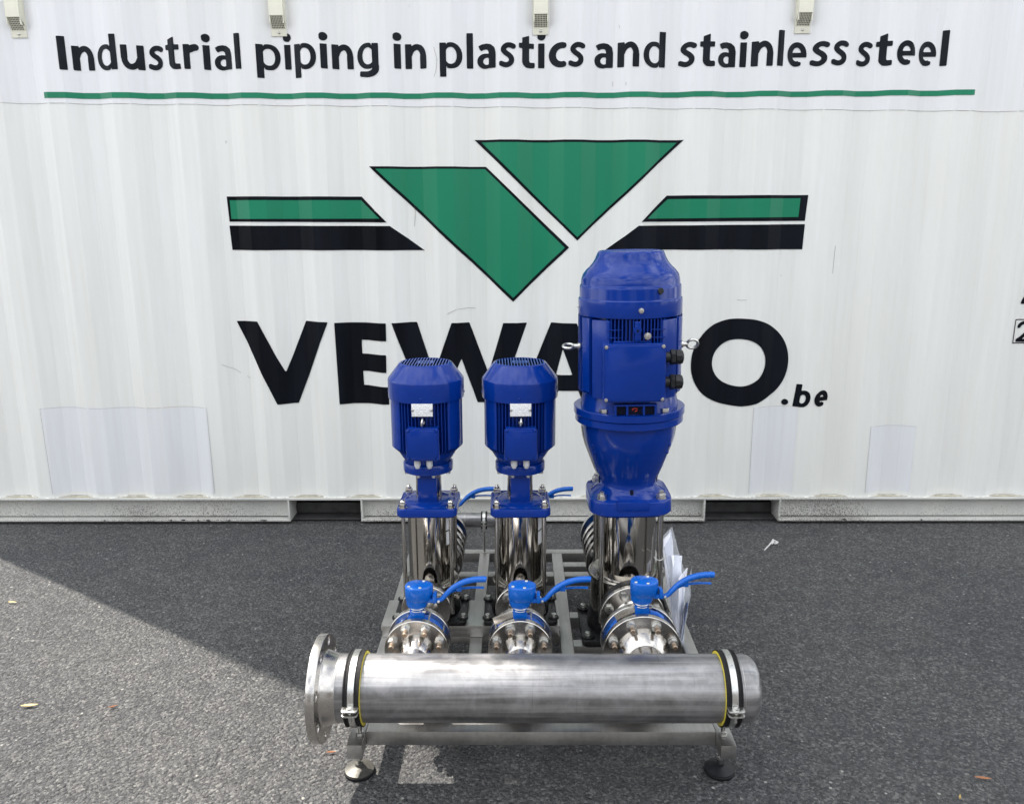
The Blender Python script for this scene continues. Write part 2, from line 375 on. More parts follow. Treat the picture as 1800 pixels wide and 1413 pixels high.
def clip_poly(poly, a, b):
    def half(P, s, c):
        out = []
        for i in range(len(P)):
            p, q = P[i - 1], P[i]; dp, dq = s * (p[0] - c), s * (q[0] - c)
            if (dp >= 0) != (dq >= 0):
                t = dp / (dp - dq); out.append((p[0] + t * (q[0] - p[0]), p[1] + t * (q[1] - p[1])))
            if dq >= 0: out.append(q)
        return out
    P = half(poly, 1, a); return half(P, -1, b) if P else P
def decal_poly(poly, off):
    g = G(); xs = [p[0] for p in poly]; cut = sorted([min(xs), max(xs)] + breaks(min(xs), max(xs)))
    for a, b in zip(cut, cut[1:]):
        P = clip_poly(poly, a, b)
        if len(P) >= 3: g.add([(x, wall_y(x) - off, z) for x, z in P], [tuple(range(len(P)))])
    return g
# --- signed distance glyphs
def sd_poly(X, Y, P):
    d = np.full(X.shape, 1e9); s = np.ones(X.shape)
    n = len(P)
    for i in range(n):
        ax, ay = P[i]; bx, by = P[i - 1]
        ex, ey = bx - ax, by - ay; wx, wy = X - ax, Y - ay
        t = np.clip((wx * ex + wy * ey) / (ex * ex + ey * ey), 0, 1)
        d = np.minimum(d, (wx - ex * t) ** 2 + (wy - ey * t) ** 2)
        c1 = Y >= ay; c2 = Y < by; c3 = ex * wy > ey * wx
        s = np.where((c1 & c2 & c3) | (~c1 & ~c2 & ~c3), -s, s)
    return s * np.sqrt(d)
def sd_rect(X, Y, a, b, c, d): return np.maximum(np.maximum(a - X, X - c), np.maximum(b - Y, Y - d))
def sd_ell(X, Y, cx, cy, rx, ry, p=2.0):
    k = ((np.abs((X - cx) / rx)) ** p + (np.abs((Y - cy) / ry)) ** p) ** (1 / p); return (k - 1) * min(rx, ry)
def sd_stroke(X, Y, P, w, f0=True, f1=True):
    d = np.full(X.shape, 1e9); n = len(P)
    for i in range(n - 1):
        ax, ay = P[i]; bx, by = P[i + 1]; L = math.hypot(bx - ax, by - ay); ux, uy = (bx - ax) / L, (by - ay) / L
        w0 = w[i] if isinstance(w, list) else w; w1 = w[i + 1] if isinstance(w, list) else w
        u = (X - ax) * ux + (Y - ay) * uy; v = np.abs(-(X - ax) * uy + (Y - ay) * ux)
        hw = (w0 + (w1 - w0) * np.clip(u / L, 0, 1)) / 2; core = v - hw
        lo = np.maximum(core, -u) if (i == 0 and f0) else np.hypot(u, v) - w0 / 2
        hi = np.maximum(core, u - L) if (i == n - 2 and f1) else np.hypot(u - L, v) - w1 / 2
        d = np.minimum(d, np.where(u < 0, lo, np.where(u > L, hi, core)))
    return d
def arc(cx, cy, rx, ry, a0, a1, n=14): return [(cx + rx * math.cos(rad(a0 + (a1 - a0) * k / n)), cy + ry * math.sin(rad(a0 + (a1 - a0) * k / n))) for k in range(n + 1)]
def catmull(P, n=6):
    out = []; Q = [P[0]] + P + [P[-1]]
    for i in range(1, len(Q) - 2):
        for k in range(n):
            t = k / n; a, b, c, d = Q[i - 1], Q[i], Q[i + 1], Q[i + 2]
            out.append(tuple(.5 * (2 * b[j] + (c[j] - a[j]) * t + (2 * a[j] - 5 * b[j] + 4 * c[j] - d[j]) * t * t + (3 * b[j] - a[j] - 3 * c[j] + d[j]) * t ** 3) for j in range(len(a))))
    return out + [P[-1]]
mn = np.minimum; mx = np.maximum
ST = .258
def gl_I(X, Y): return sd_rect(X, Y, 0, 0, .295, 1.36)
def gl_l(X, Y): return sd_rect(X, Y, 0, 0, ST, 1.43)
def gl_i(X, Y): return mn(sd_rect(X, Y, 0, 0, ST, 1), sd_ell(X, Y, ST / 2, 1.29, .17, .17))
def arch(X, Y, w=.84):
    c = (w + .12) / 2
    return mn(sd_stroke(X, Y, arc(c - .01, .52, w - ST / 2 - c + .01, .37, 172, 0, 18), [.11 + .125 * min(1, k / 6) for k in range(19)], False, True), sd_rect(X, Y, w - ST, 0, w, .54))
def gl_n(X, Y): return mn(sd_rect(X, Y, 0, 0, ST, 1), arch(X, Y))
def gl_u(X, Y): return gl_n(.80 - X, 1 - Y) if False else mn(sd_rect(.84 - X, 1 - Y, 0, 0, ST, 1), arch(.84 - X, 1 - Y, .84))
def gl_r(X, Y): return mn(sd_rect(X, Y, 0, 0, ST, 1), sd_stroke(X, Y, arc(.53, .50, .38, .385, 165, 92, 10), [.12 + .15 * min(1, k / 5) for k in range(11)], False, True))
def bowl(X, Y, w=.90):    # bowl to the left, stem right edge at w
    o = sd_ell(X, Y, .45, .49, .45, .525, 2.1); i = sd_ell(X, Y, .455, .49, .232, .340, 2.1)
    o = mx(o, X - (w - .1)); return mx(o, -i)
def notch(D, X, Y, xs, top=True, bot=True):
    """cuts the small wedge where a bowl meets its stem (stem edge at xs, bowl to the left)"""
    if top: D = mx(D, -sd_poly(X, Y, [(xs + .001, .86), (xs + .001, 1.2), (xs - .10, 1.2)]))
    if bot: D = mx(D, -sd_poly(X, Y, [(xs + .001, .13), (xs - .10, -.2), (xs + .001, -.2)]))
    return D
def gl_d(X, Y): return mn(notch(bowl(X, Y), X, Y, .90 - ST), sd_rect(X, Y, .90 - ST, 0, .90, 1.43))
def gl_b(X, Y): return gl_d(.90 - X, Y)
def gl_p(X, Y): return mn(notch(bowl(.90 - X, Y), .90 - X, Y, .90 - ST), sd_rect(X, Y, 0, -.37, ST, 1))
def gl_g(X, Y):
    s = sd_rect(X, Y, .88 - ST, .0, .88, 1)
    h = sd_stroke(X, Y, [(.88 - ST / 2, .1)] + arc(.38, -.02, .88 - ST / 2 - .38, .235, 0, -85, 10) + [(.10, -.215)], [.29] + [.28 - .004 * k for k in range(11)] + [.22], True, True)
    return mn(mn(notch(bowl(X, Y, .88), X, Y, .88 - ST), s), h)
def gl_a(X, Y):
    st = sd_rect(X, Y, .46, 0, .74, .62)
    top = sd_stroke(X, Y, [(.10, .80), (.22, .865), (.36, .885), (.48, .85), (.57, .76), (.60, .60)], [.23, .23, .235, .25, .27, .28], True, True)
    bw = mx(sd_ell(X, Y, .33, .29, .33, .31, 2.1), -sd_ell(X, Y, .385, .285, .15, .145, 2.0)); bw = mx(bw, X - .66)
    return mn(mn(st, top), bw)
S_PTS = catmull([(.555, .83), (.43, .888), (.29, .885), (.175, .80), (.150, .69), (.24, .585), (.38, .48), (.465, .36), (.45, .21), (.33, .115), (.19, .108), (.04, .165)])
def gl_s(X, Y): return sd_stroke(X, Y, S_PTS, .208, True, True)
def gl_t(X, Y):
    a = sd_poly(X, Y, [(.13, .2), (.41, .2), (.41, 1.30), (.13, 1.20)][::-1])
    bar = sd_rect(X, Y, 0, .78, .60, .99)
    ft = sd_stroke(X, Y, [(.27, .3), (.285, .2), (.34, .13), (.44, .105), (.62, .115)], [.28, .28, .26, .23, .21], False, True)
    return mn(mn(a, bar), ft)
def gl_c(X, Y): return sd_stroke(X, Y, arc(.50, .5, .355, .385, 68, 292, 26), [.23 + .05 * math.sin(PI * k / 26) for k in range(27)])
def gl_e(X, Y):
    r = sd_stroke(X, Y, arc(.42, .5, .29, .385, -2, 298, 30), [.218] * 31)
    return mn(mx(r, -sd_poly(X, Y, [(.40, .38), (.9, .38), (.9, .2), (.52, .2)])), sd_rect(X, Y, .2, .38, .825, .57))
def gl_dot(X, Y): return sd_ell(X, Y, .17, .16, .17, .16)
GL = {'I': (gl_I, .31), 'l': (gl_l, ST), 'i': (gl_i, ST), 'n': (gl_n, .84), 'u': (gl_u, .84), 'r': (gl_r, .56), 'd': (gl_d, .90), 'b': (gl_b, .90), 'p': (gl_p, .90),
      'g': (gl_g, .88), 'a': (gl_a, .74), 's': (gl_s, .60), 't': (gl_t, .60), 'c': (gl_c, .64), 'e': (gl_e, .83), '.': (gl_dot, .34)}
def march(fn, x0, x1, z0, z1, step, off, sc=1.0, ox=0.0, oz=0.0, shear=0.0):
    """fn is a signed distance in glyph units; glyph -> world: X = ox + (x + shear*y)*sc, Z = oz + y*sc"""
    nx = int(math.ceil((x1 - x0) / step)) + 1; nz = int(math.ceil((z1 - z0) / step)) + 1
    xs = x0 + np.arange(nx) * step; zs = z0 + np.arange(nz) * step; X, Z = np.meshgrid(xs, zs); D = fn(X, Z)
    g = G(); idx = {}; V = g.v; F = g.f
    def vid(key, x, z):
        if key not in idx:
            idx[key] = len(V); wx = ox + (x + shear * z) * sc; V.append((wx, wall_y(wx) - off, oz + z * sc))
        return idx[key]
    inside = D < 0
    any_in = inside[:-1, :-1] | inside[1:, :-1] | inside[:-1, 1:] | inside[1:, 1:]
    for j, i in zip(*np.nonzero(any_in)):
        c = [(j, i), (j, i + 1), (j + 1, i + 1), (j + 1, i)]; poly = []
        for k in range(4):
            a, b = c[k], c[(k + 1) % 4]; da, db = D[a], D[b]
            if da < 0: poly.append(vid(a, xs[a[1]], zs[a[0]]))
            if (da < 0) != (db < 0):
                t = da / (da - db); key = (min(a, b), max(a, b))
                poly.append(vid(key, xs[a[1]] + t * (xs[b[1]] - xs[a[1]]), zs[a[0]] + t * (zs[b[0]] - zs[a[0]])))
        if len(poly) >= 3: F.append(tuple(poly))
    return g

cont = thing('shipping_container', ((CX0 + CX1) / 2, WY + 1.2, 0), 'white corrugated container wall with green and black logo and large lettering behind the pumps', 'container')
def cpart(name, g, mat, parent=None, label=None, ang=32):
    o = part(name, g, mat, parent if parent is not None else cont, label, ang)
    if parent is None or parent is cont: o.location = -cont.location
    return o
CB = WY + 2.42
g = G(); strip_sheet(g, CX0 + .10, CX1 - .10, .138, CZ1 - .06, 0, 8); cpart('side_wall', g, M['wall'], ang=5)
g = G(); g.box(CX0 + .02, CX1 - .02, WY + .06, CB, CZ1 - .03, CZ1 - .02); cpart('roof', g, M['roofsteel'])
g = G(); g.box(CX0, CX1, CB - .04, CB, .14, CZ1 - .03); cpart('rear_wall', g, M['roofsteel'])
for x in (CX0, CX1 - .04):
    g = G(); g.box(x, x + .04, WY + .10, CB - .05, .14, CZ1 - .03); cpart('end_wall', g, M['roofsteel'])
for x in (CX0, CX1 - .10):
    for y in (WY - .012, CB - .1):
        g = G(); g.box(x, x + .10, y, y + .10, .12, CZ1 - .12, bev=.006); cpart('corner_post', g, M['wall'])
for x in (CX0, CX1 - .178):
    for z in (CZ0, CZ1 - .118):
        g = G(); g.box(x, x + .178, WY - .016, WY + .15, z, z + .118, bev=.006); cpart('corner_casting', g, M['railpaint'])
g = G(); g.box(CX0 + .18, CX1 - .18, WY - .010, WY + .05, CZ1 - .06, CZ1, bev=.003); cpart('top_rail', g, M['wall'])
# floor, bottom rail with fork pockets
g = G(); g.box(CX0 + .05, CX1 - .05, WY + .06, CB - .05, .14, .17); cpart('floor', g, M['pocket'])
PK = [(-1.133, -.773), (.913, 1.282)]
segs = [(CX0 + .18, PK[0][0]), (PK[0][1], PK[1][0]), (PK[1][1], CX1 - .18)]
for a, b in segs:
    g = G()
    g.box(a, b, WY - .012, WY + .052, .127, .1355, bev=.0015)           # top flange
    g.box(a, b, WY + .030, WY + .036, .030, .127)                       # web
    g.box(a, b, WY - .012, WY + .030, .016, .0265, bev=.002)            # bottom flange
    cpart('bottom_rail', g, M['railpaint'])
for a, b in PK:
    g = G(); g.box(a, b, WY - .0118, WY + .052, .127, .1353); cpart('bottom_rail', g, M['railpaint'])
    for s, x in ((1, a - .004), (-1, b - .004)):
        g = G(); g.box(x, x + .008, WY - .011, WY + 1.0, .016, .127); cpart('pocket_side', g, M['railpaint'])
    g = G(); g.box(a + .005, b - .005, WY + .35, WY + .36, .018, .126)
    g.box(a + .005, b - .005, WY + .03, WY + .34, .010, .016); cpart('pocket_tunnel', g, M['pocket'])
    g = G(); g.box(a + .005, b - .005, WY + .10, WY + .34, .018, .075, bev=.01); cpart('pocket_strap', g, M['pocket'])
# sealant bead along the weld, chipped
g = G(); pts = []; x = CX0 + .11
while x < CX1 - .11:
    pts.append((x, wall_y(x) - .0022, .1370 + random.uniform(-.0008, .0010))); x += .015
g.tube(pts, [random.uniform(.0014, .0036) for _ in pts], 6); cpart('weld_bead', g, M['bead'])
M['sill'] = simple('tan stained sill', (.40, .37, .28), .7, 0, .3, 40); M['grime'] = simple('brown weld grime', (.16, .12, .08), .8, 0, .4, 80); M['chip'] = simple('bare steel chip', (.022, .022, .024), .7)
k0 = int((CX0 - X0C) / PITCH); x = X0C + k0 * PITCH
while x < CX1 - .15:
    if x > CX0 + .15:
        g = G(); g.add([(x - .098, WY + .004, .1366), (x + .098, WY + .004, .1366), (x + .037, WY + .0302, .1372), (x - .037, WY + .0302, .1372)], [(0, 1, 2, 3)]); cpart('sill', g, M['sill'])
        g = G(); g.tube([(x - .092, WY + .003, .1382), (x - .060, wall_y(x - .060) - .001, .1392), (x - .034, WY + .028, .1400), (x + .034, WY + .028, .1400), (x + .060, wall_y(x + .060) - .001, .1392), (x + .092, WY + .003, .1382)], .0011, 5); cpart('weld_grime', g, M['grime'])
    x += PITCH
for cx_, w_ in ((-1.72, .016), (-1.66, .022), (-1.585, .010), (-1.535, .024), (-1.43, .012), (-1.26, .04), (-2.05, .012), (.62, .014), (1.60, .02), (1.98, .012)):
    g = G(); zc_ = .0235 + random.uniform(-.002, .003); P_ = [(cx_ + w_ * .5 * math.cos(2 * PI * q / 9) * random.uniform(.7, 1.25), zc_ + .0042 * math.sin(2 * PI * q / 9) * random.uniform(.6, 1.3)) for q in range(9)]
    g.prism(P_, 0, .0012, Matrix.Translation((0, WY - .0118, 0)) @ MY); cpart('paint_chip', g, M['chip'])
# films
zl = lambda x: 1.9525 - .0125 * x
g = G(); strip_sheet(g, CX0 + .12, CX1 - .12, zl, 2.50, .0009, 4); cpart('lettering_film', g, M['bandfilm'], ang=5)
def wob(z, s): return lambda x: z + .004 * math.sin(x * 7 + s)
for a, b, z0, z1 in ((-2.303, -1.498, .158, .590), (1.126, 1.340, .158, .588), (1.694, 1.912, .160, .492)):
    g = G(); strip_sheet(g, a, b, z0, wob(z1, a), .0010, 4); cpart('film_patch', g, M['film'], ang=5)
# thin dark seam along film edges
def seam(P, r=.0007):
    g = G(); pts = []
    for (xa, za), (xb, zb) in zip(P, P[1:]):
        n = max(2, int(math.hypot(xb - xa, zb - za) / .02))
        for k in range(n):
            t = k / n; x = xa + (xb - xa) * t; pts.append((x, wall_y(x) - .0012, za + (zb - za) * t))
    x, z = P[-1]; pts.append((x, wall_y(x) - .0012, z)); g.tube(pts, r, 4); return g
M['seam'] = simple('grime line', (.33, .32, .30), .7)
cpart('film_edge', seam([(-2.297, .158), (-2.303, .589), (-1.9, .587), (-1.7, .592), (-1.498, .590), (-1.496, .16)]), M['seam'])
cpart('film_edge', seam([(x, zl(x)) for x in np.linspace(CX0 + .12, CX1 - .12, 40)], .0006), M['seam'])
cpart('film_edge', seam([(1.127, .16), (1.125, .586), (1.339, .590)], .0005), M['seam'])
cpart('film_edge', seam([(1.695, .16), (1.693, .492), (1.911, .490)], .0005), M['seam'])
# a few scratches in the paint
M['scratch'] = simple('scratch grime', (.34, .32, .30), .7)
for P in ([(-1.41, .80), (-1.38, .785), (-1.35, .772), (-1.33, .757)], [(-1.30, .742), (-1.285, .730)], [(-.33, 1.04), (-.29, 1.06), (-.24, 1.065), (-.2, 1.063)], [(1.455, 1.345), (1.452, 1.22)],
          [(-.365, 2.20), (-.352, 2.15), (-.356, 2.11), (-.366, 2.08)], [(-.48, 1.62), (-.47, 1.50), (-.475, 1.44)], [(1.02, 1.10), (1.035, 1.098), (1.06, 1.10)], [(.29, .93), (.30, .93)], [(.44, 2.29), (.445, 2.275)], [(.42, 2.06), (.42, 2.04)], [(.475, 2.055), (.476, 2.04)]):
    cpart('scratch', seam(P, .0009), M['scratch'])

# logo
LOGO = [('logo_bar', [(-1.330, 1.575), (-.712, 1.572), (-.598, 1.457), (-1.326, 1.463)], 'decalblack', .0020), ('logo_bar_fill', [(-1.317, 1.558), (-.716, 1.556), (-.630, 1.474), (-1.316, 1.475)], 'decalgreen', .0036),
        ('logo_bar', [(-1.328, 1.445), (-.584, 1.441), (-.432, 1.331), (-1.323, 1.335)], 'decalblack', .0020),
        ('logo_diamond', [(-.670, 1.703), (-.144, 1.700), (.234, 1.342), (-.023, 1.095)], 'decalblack', .0020), ('logo_diamond_fill', [(-.640, 1.692), (-.149, 1.690), (.214, 1.341), (-.023, 1.113)], 'decalgreen', .0036),
        ('logo_triangle', [(-.194, 1.816), (.741, 1.811), (.271, 1.373)], 'decalblack', .0020), ('logo_triangle_fill', [(-.163, 1.805), (.712, 1.800), (.271, 1.388)], 'decalgreen', .0036),
        ('logo_bar', [(.677, 1.571), (1.314, 1.571), (1.308, 1.457), (.562, 1.455)], 'decalblack', .0020), ('logo_bar_fill', [(.682, 1.555), (1.284, 1.557), (1.281, 1.474), (.590, 1.469)], 'decalgreen', .0036),
        ('logo_bar', [(.550, 1.438), (1.309, 1.442), (1.306, 1.329), (.404, 1.330)], 'decalblack', .0020)]
for n_, P, m_, off in LOGO: cpart(n_, decal_poly(P, off), M[m_], ang=5)
g = G(); strip_sheet(g, -2.096, 2.004, lambda x: 1.9905 + .0028 * abs(x) ** 1.6 if x < 0 else 1.9905 + .001 * x, lambda x: 2.013 + .0035 * abs(x) ** 1.6 if x < 0 else 2.013 + .001 * x, .0026, 1); cpart('green_line', g, M['decalgreen'], ang=5)
# slogan
def word(txt, xa, xb, z0, xh, mat, shear=0.0, step=.030):
    wd = [GL[c][1] for c in txt]; tot = (xb - xa) / xh; gap = (tot - sum(wd)) / max(1, len(txt) - 1)
    if gap < .10: k = (tot - .13 * (len(txt) - 1)) / sum(wd); gap = .13
    else: k = 1.0
    if gap > .19: k = (tot - .18 * (len(txt) - 1)) / sum(wd); gap = .18
    x = 0.0
    for c, w_ in zip(txt, wd):
        fn = GL[c][0]; kk = k
        g = march(lambda X, Y, fn=fn, kk=kk: fn(X / kk, Y), -.03, w_ * kk + .04, -.42, 1.52, step, .0026, xh, xa + x * xh, z0, shear)
        cpart('letter', g, mat, ang=5); x += w_ * kk + gap
for t_, a, b in (('Industrial', -2.009, -1.209), ('piping', -1.142, -.607), ('in', -.541, -.400), ('plastics', -.340, .290), ('and', .337, .647), ('stainless', .708, 1.432), ('steel', 1.485, 1.875)):
    word(t_, a, b, 2.116, .1015, M['decaltext'])
# company name
V_ = [(-1.330, 1.006), (-1.223, 1.006), (-1.108, .762), (-1.001, 1.006), (-.892, 1.002), (-1.060, .609), (-1.155, .607)]
E_ = [(-.862, .999), (-.620, .996), (-.621, .911), (-.742, .915), (-.742, .849), (-.624, .845), (-.626, .760), (-.742, .766), (-.740, .697), (-.616, .690), (-.618, .606), (-.856, .607)]
W_ = [(-.594, .997), (-.477, .999), (-.402, .749), (-.312, .997), (-.230, .997), (-.142, .752), (-.070, .996), (.042, .996), (-.096, .610), (-.196, .610), (-.268, .827), (-.367, .608), (-.460, .608)]
A_ = [(.155, .996), (.275, .993), (.420, .608), (.311, .608), (.287, .671), (.150, .671), (.120, .608), (.002, .608)]
A_i = [(.210, .874), (.257, .748), (.179, .748)]
def bigletter(fn, x0, x1, z0=.585, z1=1.03): cpart('letter', march(fn, x0, x1, z0, z1, .0045, .0026), M['decalblack'], ang=5)
bigletter(lambda X, Y: sd_poly(X, Y, V_), -1.34, -.88); bigletter(lambda X, Y: sd_poly(X, Y, E_), -.87, -.60); bigletter(lambda X, Y: sd_poly(X, Y, W_), -.605, .052)
bigletter(lambda X, Y: mx(sd_poly(X, Y, A_), -sd_poly(X, Y, A_i)), -.01, .43)
bigletter(lambda X, Y: sd_stroke(X, Y, arc(.625, .802, .165, .155, 52, 308, 40), .092), .40, .80)
bigletter(lambda X, Y: mx(sd_ell(X, Y, 1.049, .803, .234, .210, 2.12), -sd_ell(X, Y, 1.046, .803, .124, .113, 2.05)), .80, 1.30)
cpart('letter', march(gl_dot, -.02, .36, -.02, .36, .03, .0026, .092, 1.264, .594), M['decalblack'], ang=5)
cpart('letter', march(lambda X, Y: gl_b(X / 1.04, Y) - .035, -.06, 1.05, -.05, 1.5, .045, .0026, .0735, 1.316, .593, .10), M['decalblack'], ang=5)
cpart('letter', march(lambda X, Y: gl_e(X / 1.1, Y) - .04, -.06, 1.02, -.05, 1.1, .045, .0026,   .0735, 1.4075, .593, .14), M['decalblack'], ang=5)
# boxed check digit near the right edge
bx0, bx1, bz0, bz1 = 2.325, 2.445, .888, 1.006
cpart('digit_frame', march(lambda X, Y: np.abs(sd_rect(X, Y, bx0 + .004, bz0 + .004, bx1 - .004, bz1 - .004)) - .0022, bx0 - .01, bx1 + .01, bz0 - .01, bz1 + .01, .003, .0026), M['decalblack'], ang=5)
two = catmull([(2.352, .968), (2.362, .982), (2.381, .988), (2.402, .978), (2.404, .958), (2.388, .936), (2.364, .912)]) + [(2.352, .904)]
cpart('digit', march(lambda X, Y: mn(sd_stroke(X, Y, two, .016), sd_rect(X, Y, 2.345, .897, 2.415, .911)), 2.33, 2.43, .89, 1.0, .003, .0026), M['decalblack'], ang=5)
cpart('digit', march(lambda X, Y: mn(sd_stroke(X, Y, [(2.397, 1.18), (2.353, 1.082), (2.43, 1.082)], .014), sd_stroke(X, Y, [(2.405, 1.12), (2.405, 1.05)], .014)), 2.33, 2.44, 1.04, 1.20, .003, .0026), M['decalblack'], ang=5)

# vent covers near the top
def vent(x):
    g = G(); g.box(-.034, .034, -.004, 0, 2.252, 2.56, bev=.0015)
    for s in (-1, 1): g.box(s * .029 - .0015, s * .029 + .0015, -.034, -.004, 2.300, 2.56)
    g.box(-.0305, .0305, -.036, -.033, 2.330, 2.56)
    # sloping side cheeks of the hood
    for s in (-1, 1):
        a = s * .029; g.add([(a - .0015, -.004, 2.281), (a + .0015, -.004, 2.281), (a - .0015, -.004, 2.300), (a + .0015, -.004, 2.300), (a - .0015, -.034, 2.330), (a + .0015, -.034, 2.330), (a - .0015, -.034, 2.3), (a + .0015, -.034, 2.3)],
                            [(0, 4, 5, 1), (0, 2, 4), (1, 5, 3), (2, 3, 5, 4)])
    v = cpart('vent_cover', g, M['cream']); v.location = Vector((x, wall_y(x) - .0018, 0)) - cont.location
    g = G(); n = 8                                                      # perforated sloping grille
    P = lambda u, s: (u, -.005 - .029 * s, 2.283 + .047 * s)
    for k in range(n + 1):
        u = -.0275 + .055 * k / n; g.tube([P(u, 0), P(u, 1)], .0013, 4)
    for k in range(8): g.tube([P(-.0275, k / 7), P(.0275, k / 7)], .0011, 4)
    part('grille', g, M['cream'], v)
    g = G(); g.add([(-.028, -.0045, 2.283), (.028, -.0045, 2.283), (.028, -.022, 2.330), (-.028, -.022, 2.330)], [(0, 1, 2, 3)]); part('grille_recess_shade', g, M['pocket'], v)  # dark sheet stands in for the shaded recess behind the bars
    g = G(); g.lathe([(0, .006), (.003, .0055), (.0055, .003), (.006, 0), (0, 0)], 16, Matrix.Translation((0, -.004, 2.267)) @ MY); part('rivet', g, M['zinc'], v)
for x in (-2.183, -1.042, .1005, 1.238, 2.38): vent(x)

# the containers stacked above, out of the frame: they cast the shade over the yard
def stacked(z, lab):
    o = thing('shipping_container', ((CX0 + CX1) / 2, WY + 1.2, z), lab, 'container'); L = -Vector(((CX0 + CX1) / 2, WY + 1.2, 0))
    g = G(); strip_sheet(g, CX0 + .1, CX1 - .1, .10, 2.53, 0, 1); q = part('side_wall', g, M['wall'], o); q.location = L
    g = G(); g.box(CX0, CX1, WY + .06, CB, .02, 2.56); q = part('body', g, M['roofsteel'], o); q.location = L
    for x in (CX0, CX1 - .1):
        g = G(); g.box(x, x + .1, WY - .012, WY + .09, .0, 2.591); q = part('corner_post', g, M['wall'], o); q.location = L
    for zz in (.0, 2.53):
        g = G(); g.box(CX0 + .1, CX1 - .1, WY - .01, WY + .05, zz, zz + .1 if zz == 0 else 2.591); q = part('side_rail', g, M['wall'], o); q.location = L
stacked(CZ1 + .004, 'plain white container stacked directly on the lettered container')
stacked(CZ1 + 2.60, 'plain white container at the top of the stack of three')

# ---------------------------------------------------------------- fasteners (shared meshes)
def hexr(r, n=6): return circ(r, 6)
def nut_mesh(name, af, h, stud_r, stud_len, mat, dome=False, washer=True):
    """axis +z, seated on z=0"""
    g = G(); z = 0
    if washer: g.lathe([(0, 0), (af * .63, 0), (af * .63, .0022), (0, .0022)], 24); z = .0022
    g.prism(circ(af / 2 / math.cos(PI / 6), 6), z, z + h, bev=h * .09)
    if dome: g.lathe([(af * .43, z + h)] + [(af * .43 * math.cos(rad(a)), z + h + af * .18 + af * .43 * math.sin(rad(a))) for a in range(0, 91, 15)], 20)
    me = mkmesh(name, g, mat, 25); return me
NUT16 = nut_mesh('nut', .024, .013, 0, 0, M['zinc'])
NUT20 = nut_mesh('nut', .0245, .013, 0, 0, M['zinc'])
ACORN = nut_mesh('acorn_nut', .0205, .0125, 0, 0, M['acorn'], True)
HEX16 = nut_mesh('bolt_head', .024, .010, 0, 0, M['zinc'], washer=False)
HEX12 = nut_mesh('bolt', .016, .0075, 0, 0, M['zinc'])
HEX10 = nut_mesh('bolt', .013, .006, 0, 0, M['zinc'])
SCR = mkmesh('screw', G().lathe([(0, .0035), (.003, .0032), (.0042, .0018), (.0045, 0), (0, 0)], 14), M['zinc'])
SCRB = mkmesh('screw', G().lathe([(0, .0035), (.003, .0032), (.0042, .0018), (.0045, 0), (0, 0)], 14), M['motor'])
STUD = mkmesh('stud', G().lathe([(0, 0), (.0073, 0), (.0073, .020), (.0060, .022), (0, .022)], 16), M['stud'])
FWD = (rad(90), 0, 0); BACK = (rad(-90), 0, 0)

# ---------------------------------------------------------------- skid frame
RZ0, RZ1, TW = .1175, .157, .0395
sk = thing('skid_frame', (.057, 2.46, 0), 'brushed square tube skid frame on levelling feet under the three pumps', 'frame')
SK = -Vector((.057, 2.46, 0))
def sp(name, g, mat, **k): o = part(name, g, mat, sk, **k); o.location = SK; return o
RX = [-.4245, -.137, .1535, .5385]
for i, x in enumerate(RX):
    g = G(); y0 = 1.826 if i in (0, 3) else 1.9225; g.box(x - TW / 2, x + TW / 2, y0, 3.0435, RZ0, RZ1 + (.0 if i in (0, 3) else -.0004), bev=.0018); sp('rail', g, M['rail'])
def cross(xa, xb, y, z1=RZ1, z0=RZ0): g = G(); g.box(xa, xb, y - TW / 2, y + TW / 2, z0, z1, bev=.0018); sp('cross_beam', g, M['rail'])
cross(RX[0] - TW / 2, RX[3] + TW / 2, 3.064); cross(RX[0] + TW / 2 + .0005, RX[3] - TW / 2 - .0005, 1.902)
for a, b in ((0, 1), (1, 2), (2, 3)): cross(RX[a] + TW / 2 + .0005, RX[b] - TW / 2 - .0005, 2.851, RZ1 - .0006)
cross(RX[2] + TW / 2 + .0005, RX[3] - TW / 2 - .0005, 2.940, RZ1 - .0006); cross(RX[2] + TW / 2 + .0005, RX[3] - TW / 2 - .0005, 2.527, RZ1 - .0006); cross(RX[2] + TW / 2 + .0005, RX[3] - TW / 2 - .0005, 2.341, RZ1 - .0006)
for y in (2.396, 2.50):
    g = G(); g.box(RX[0] - TW / 2 + .003, RX[2] - TW / 2 - .004, y - .02, y + .02, RZ1 + .0003, .1955, bev=.0025); sp('pump_support', g, M['rail'])
g = G(); g.box(-.443, .132, 2.371, 2.548, .1958, .2005, bev=.0012); g.box(-.443, .132, 2.368, 2.3725, .184, .2003, bev=.001); sp('support_plate', g, M['rail'])
g = G(); g.box(RX[0] + TW / 2 + .001, RX[2] - TW / 2 - .001, 2.385, 2.415, .128, .1565, bev=.002); sp('cross_beam', g, M['rail'])
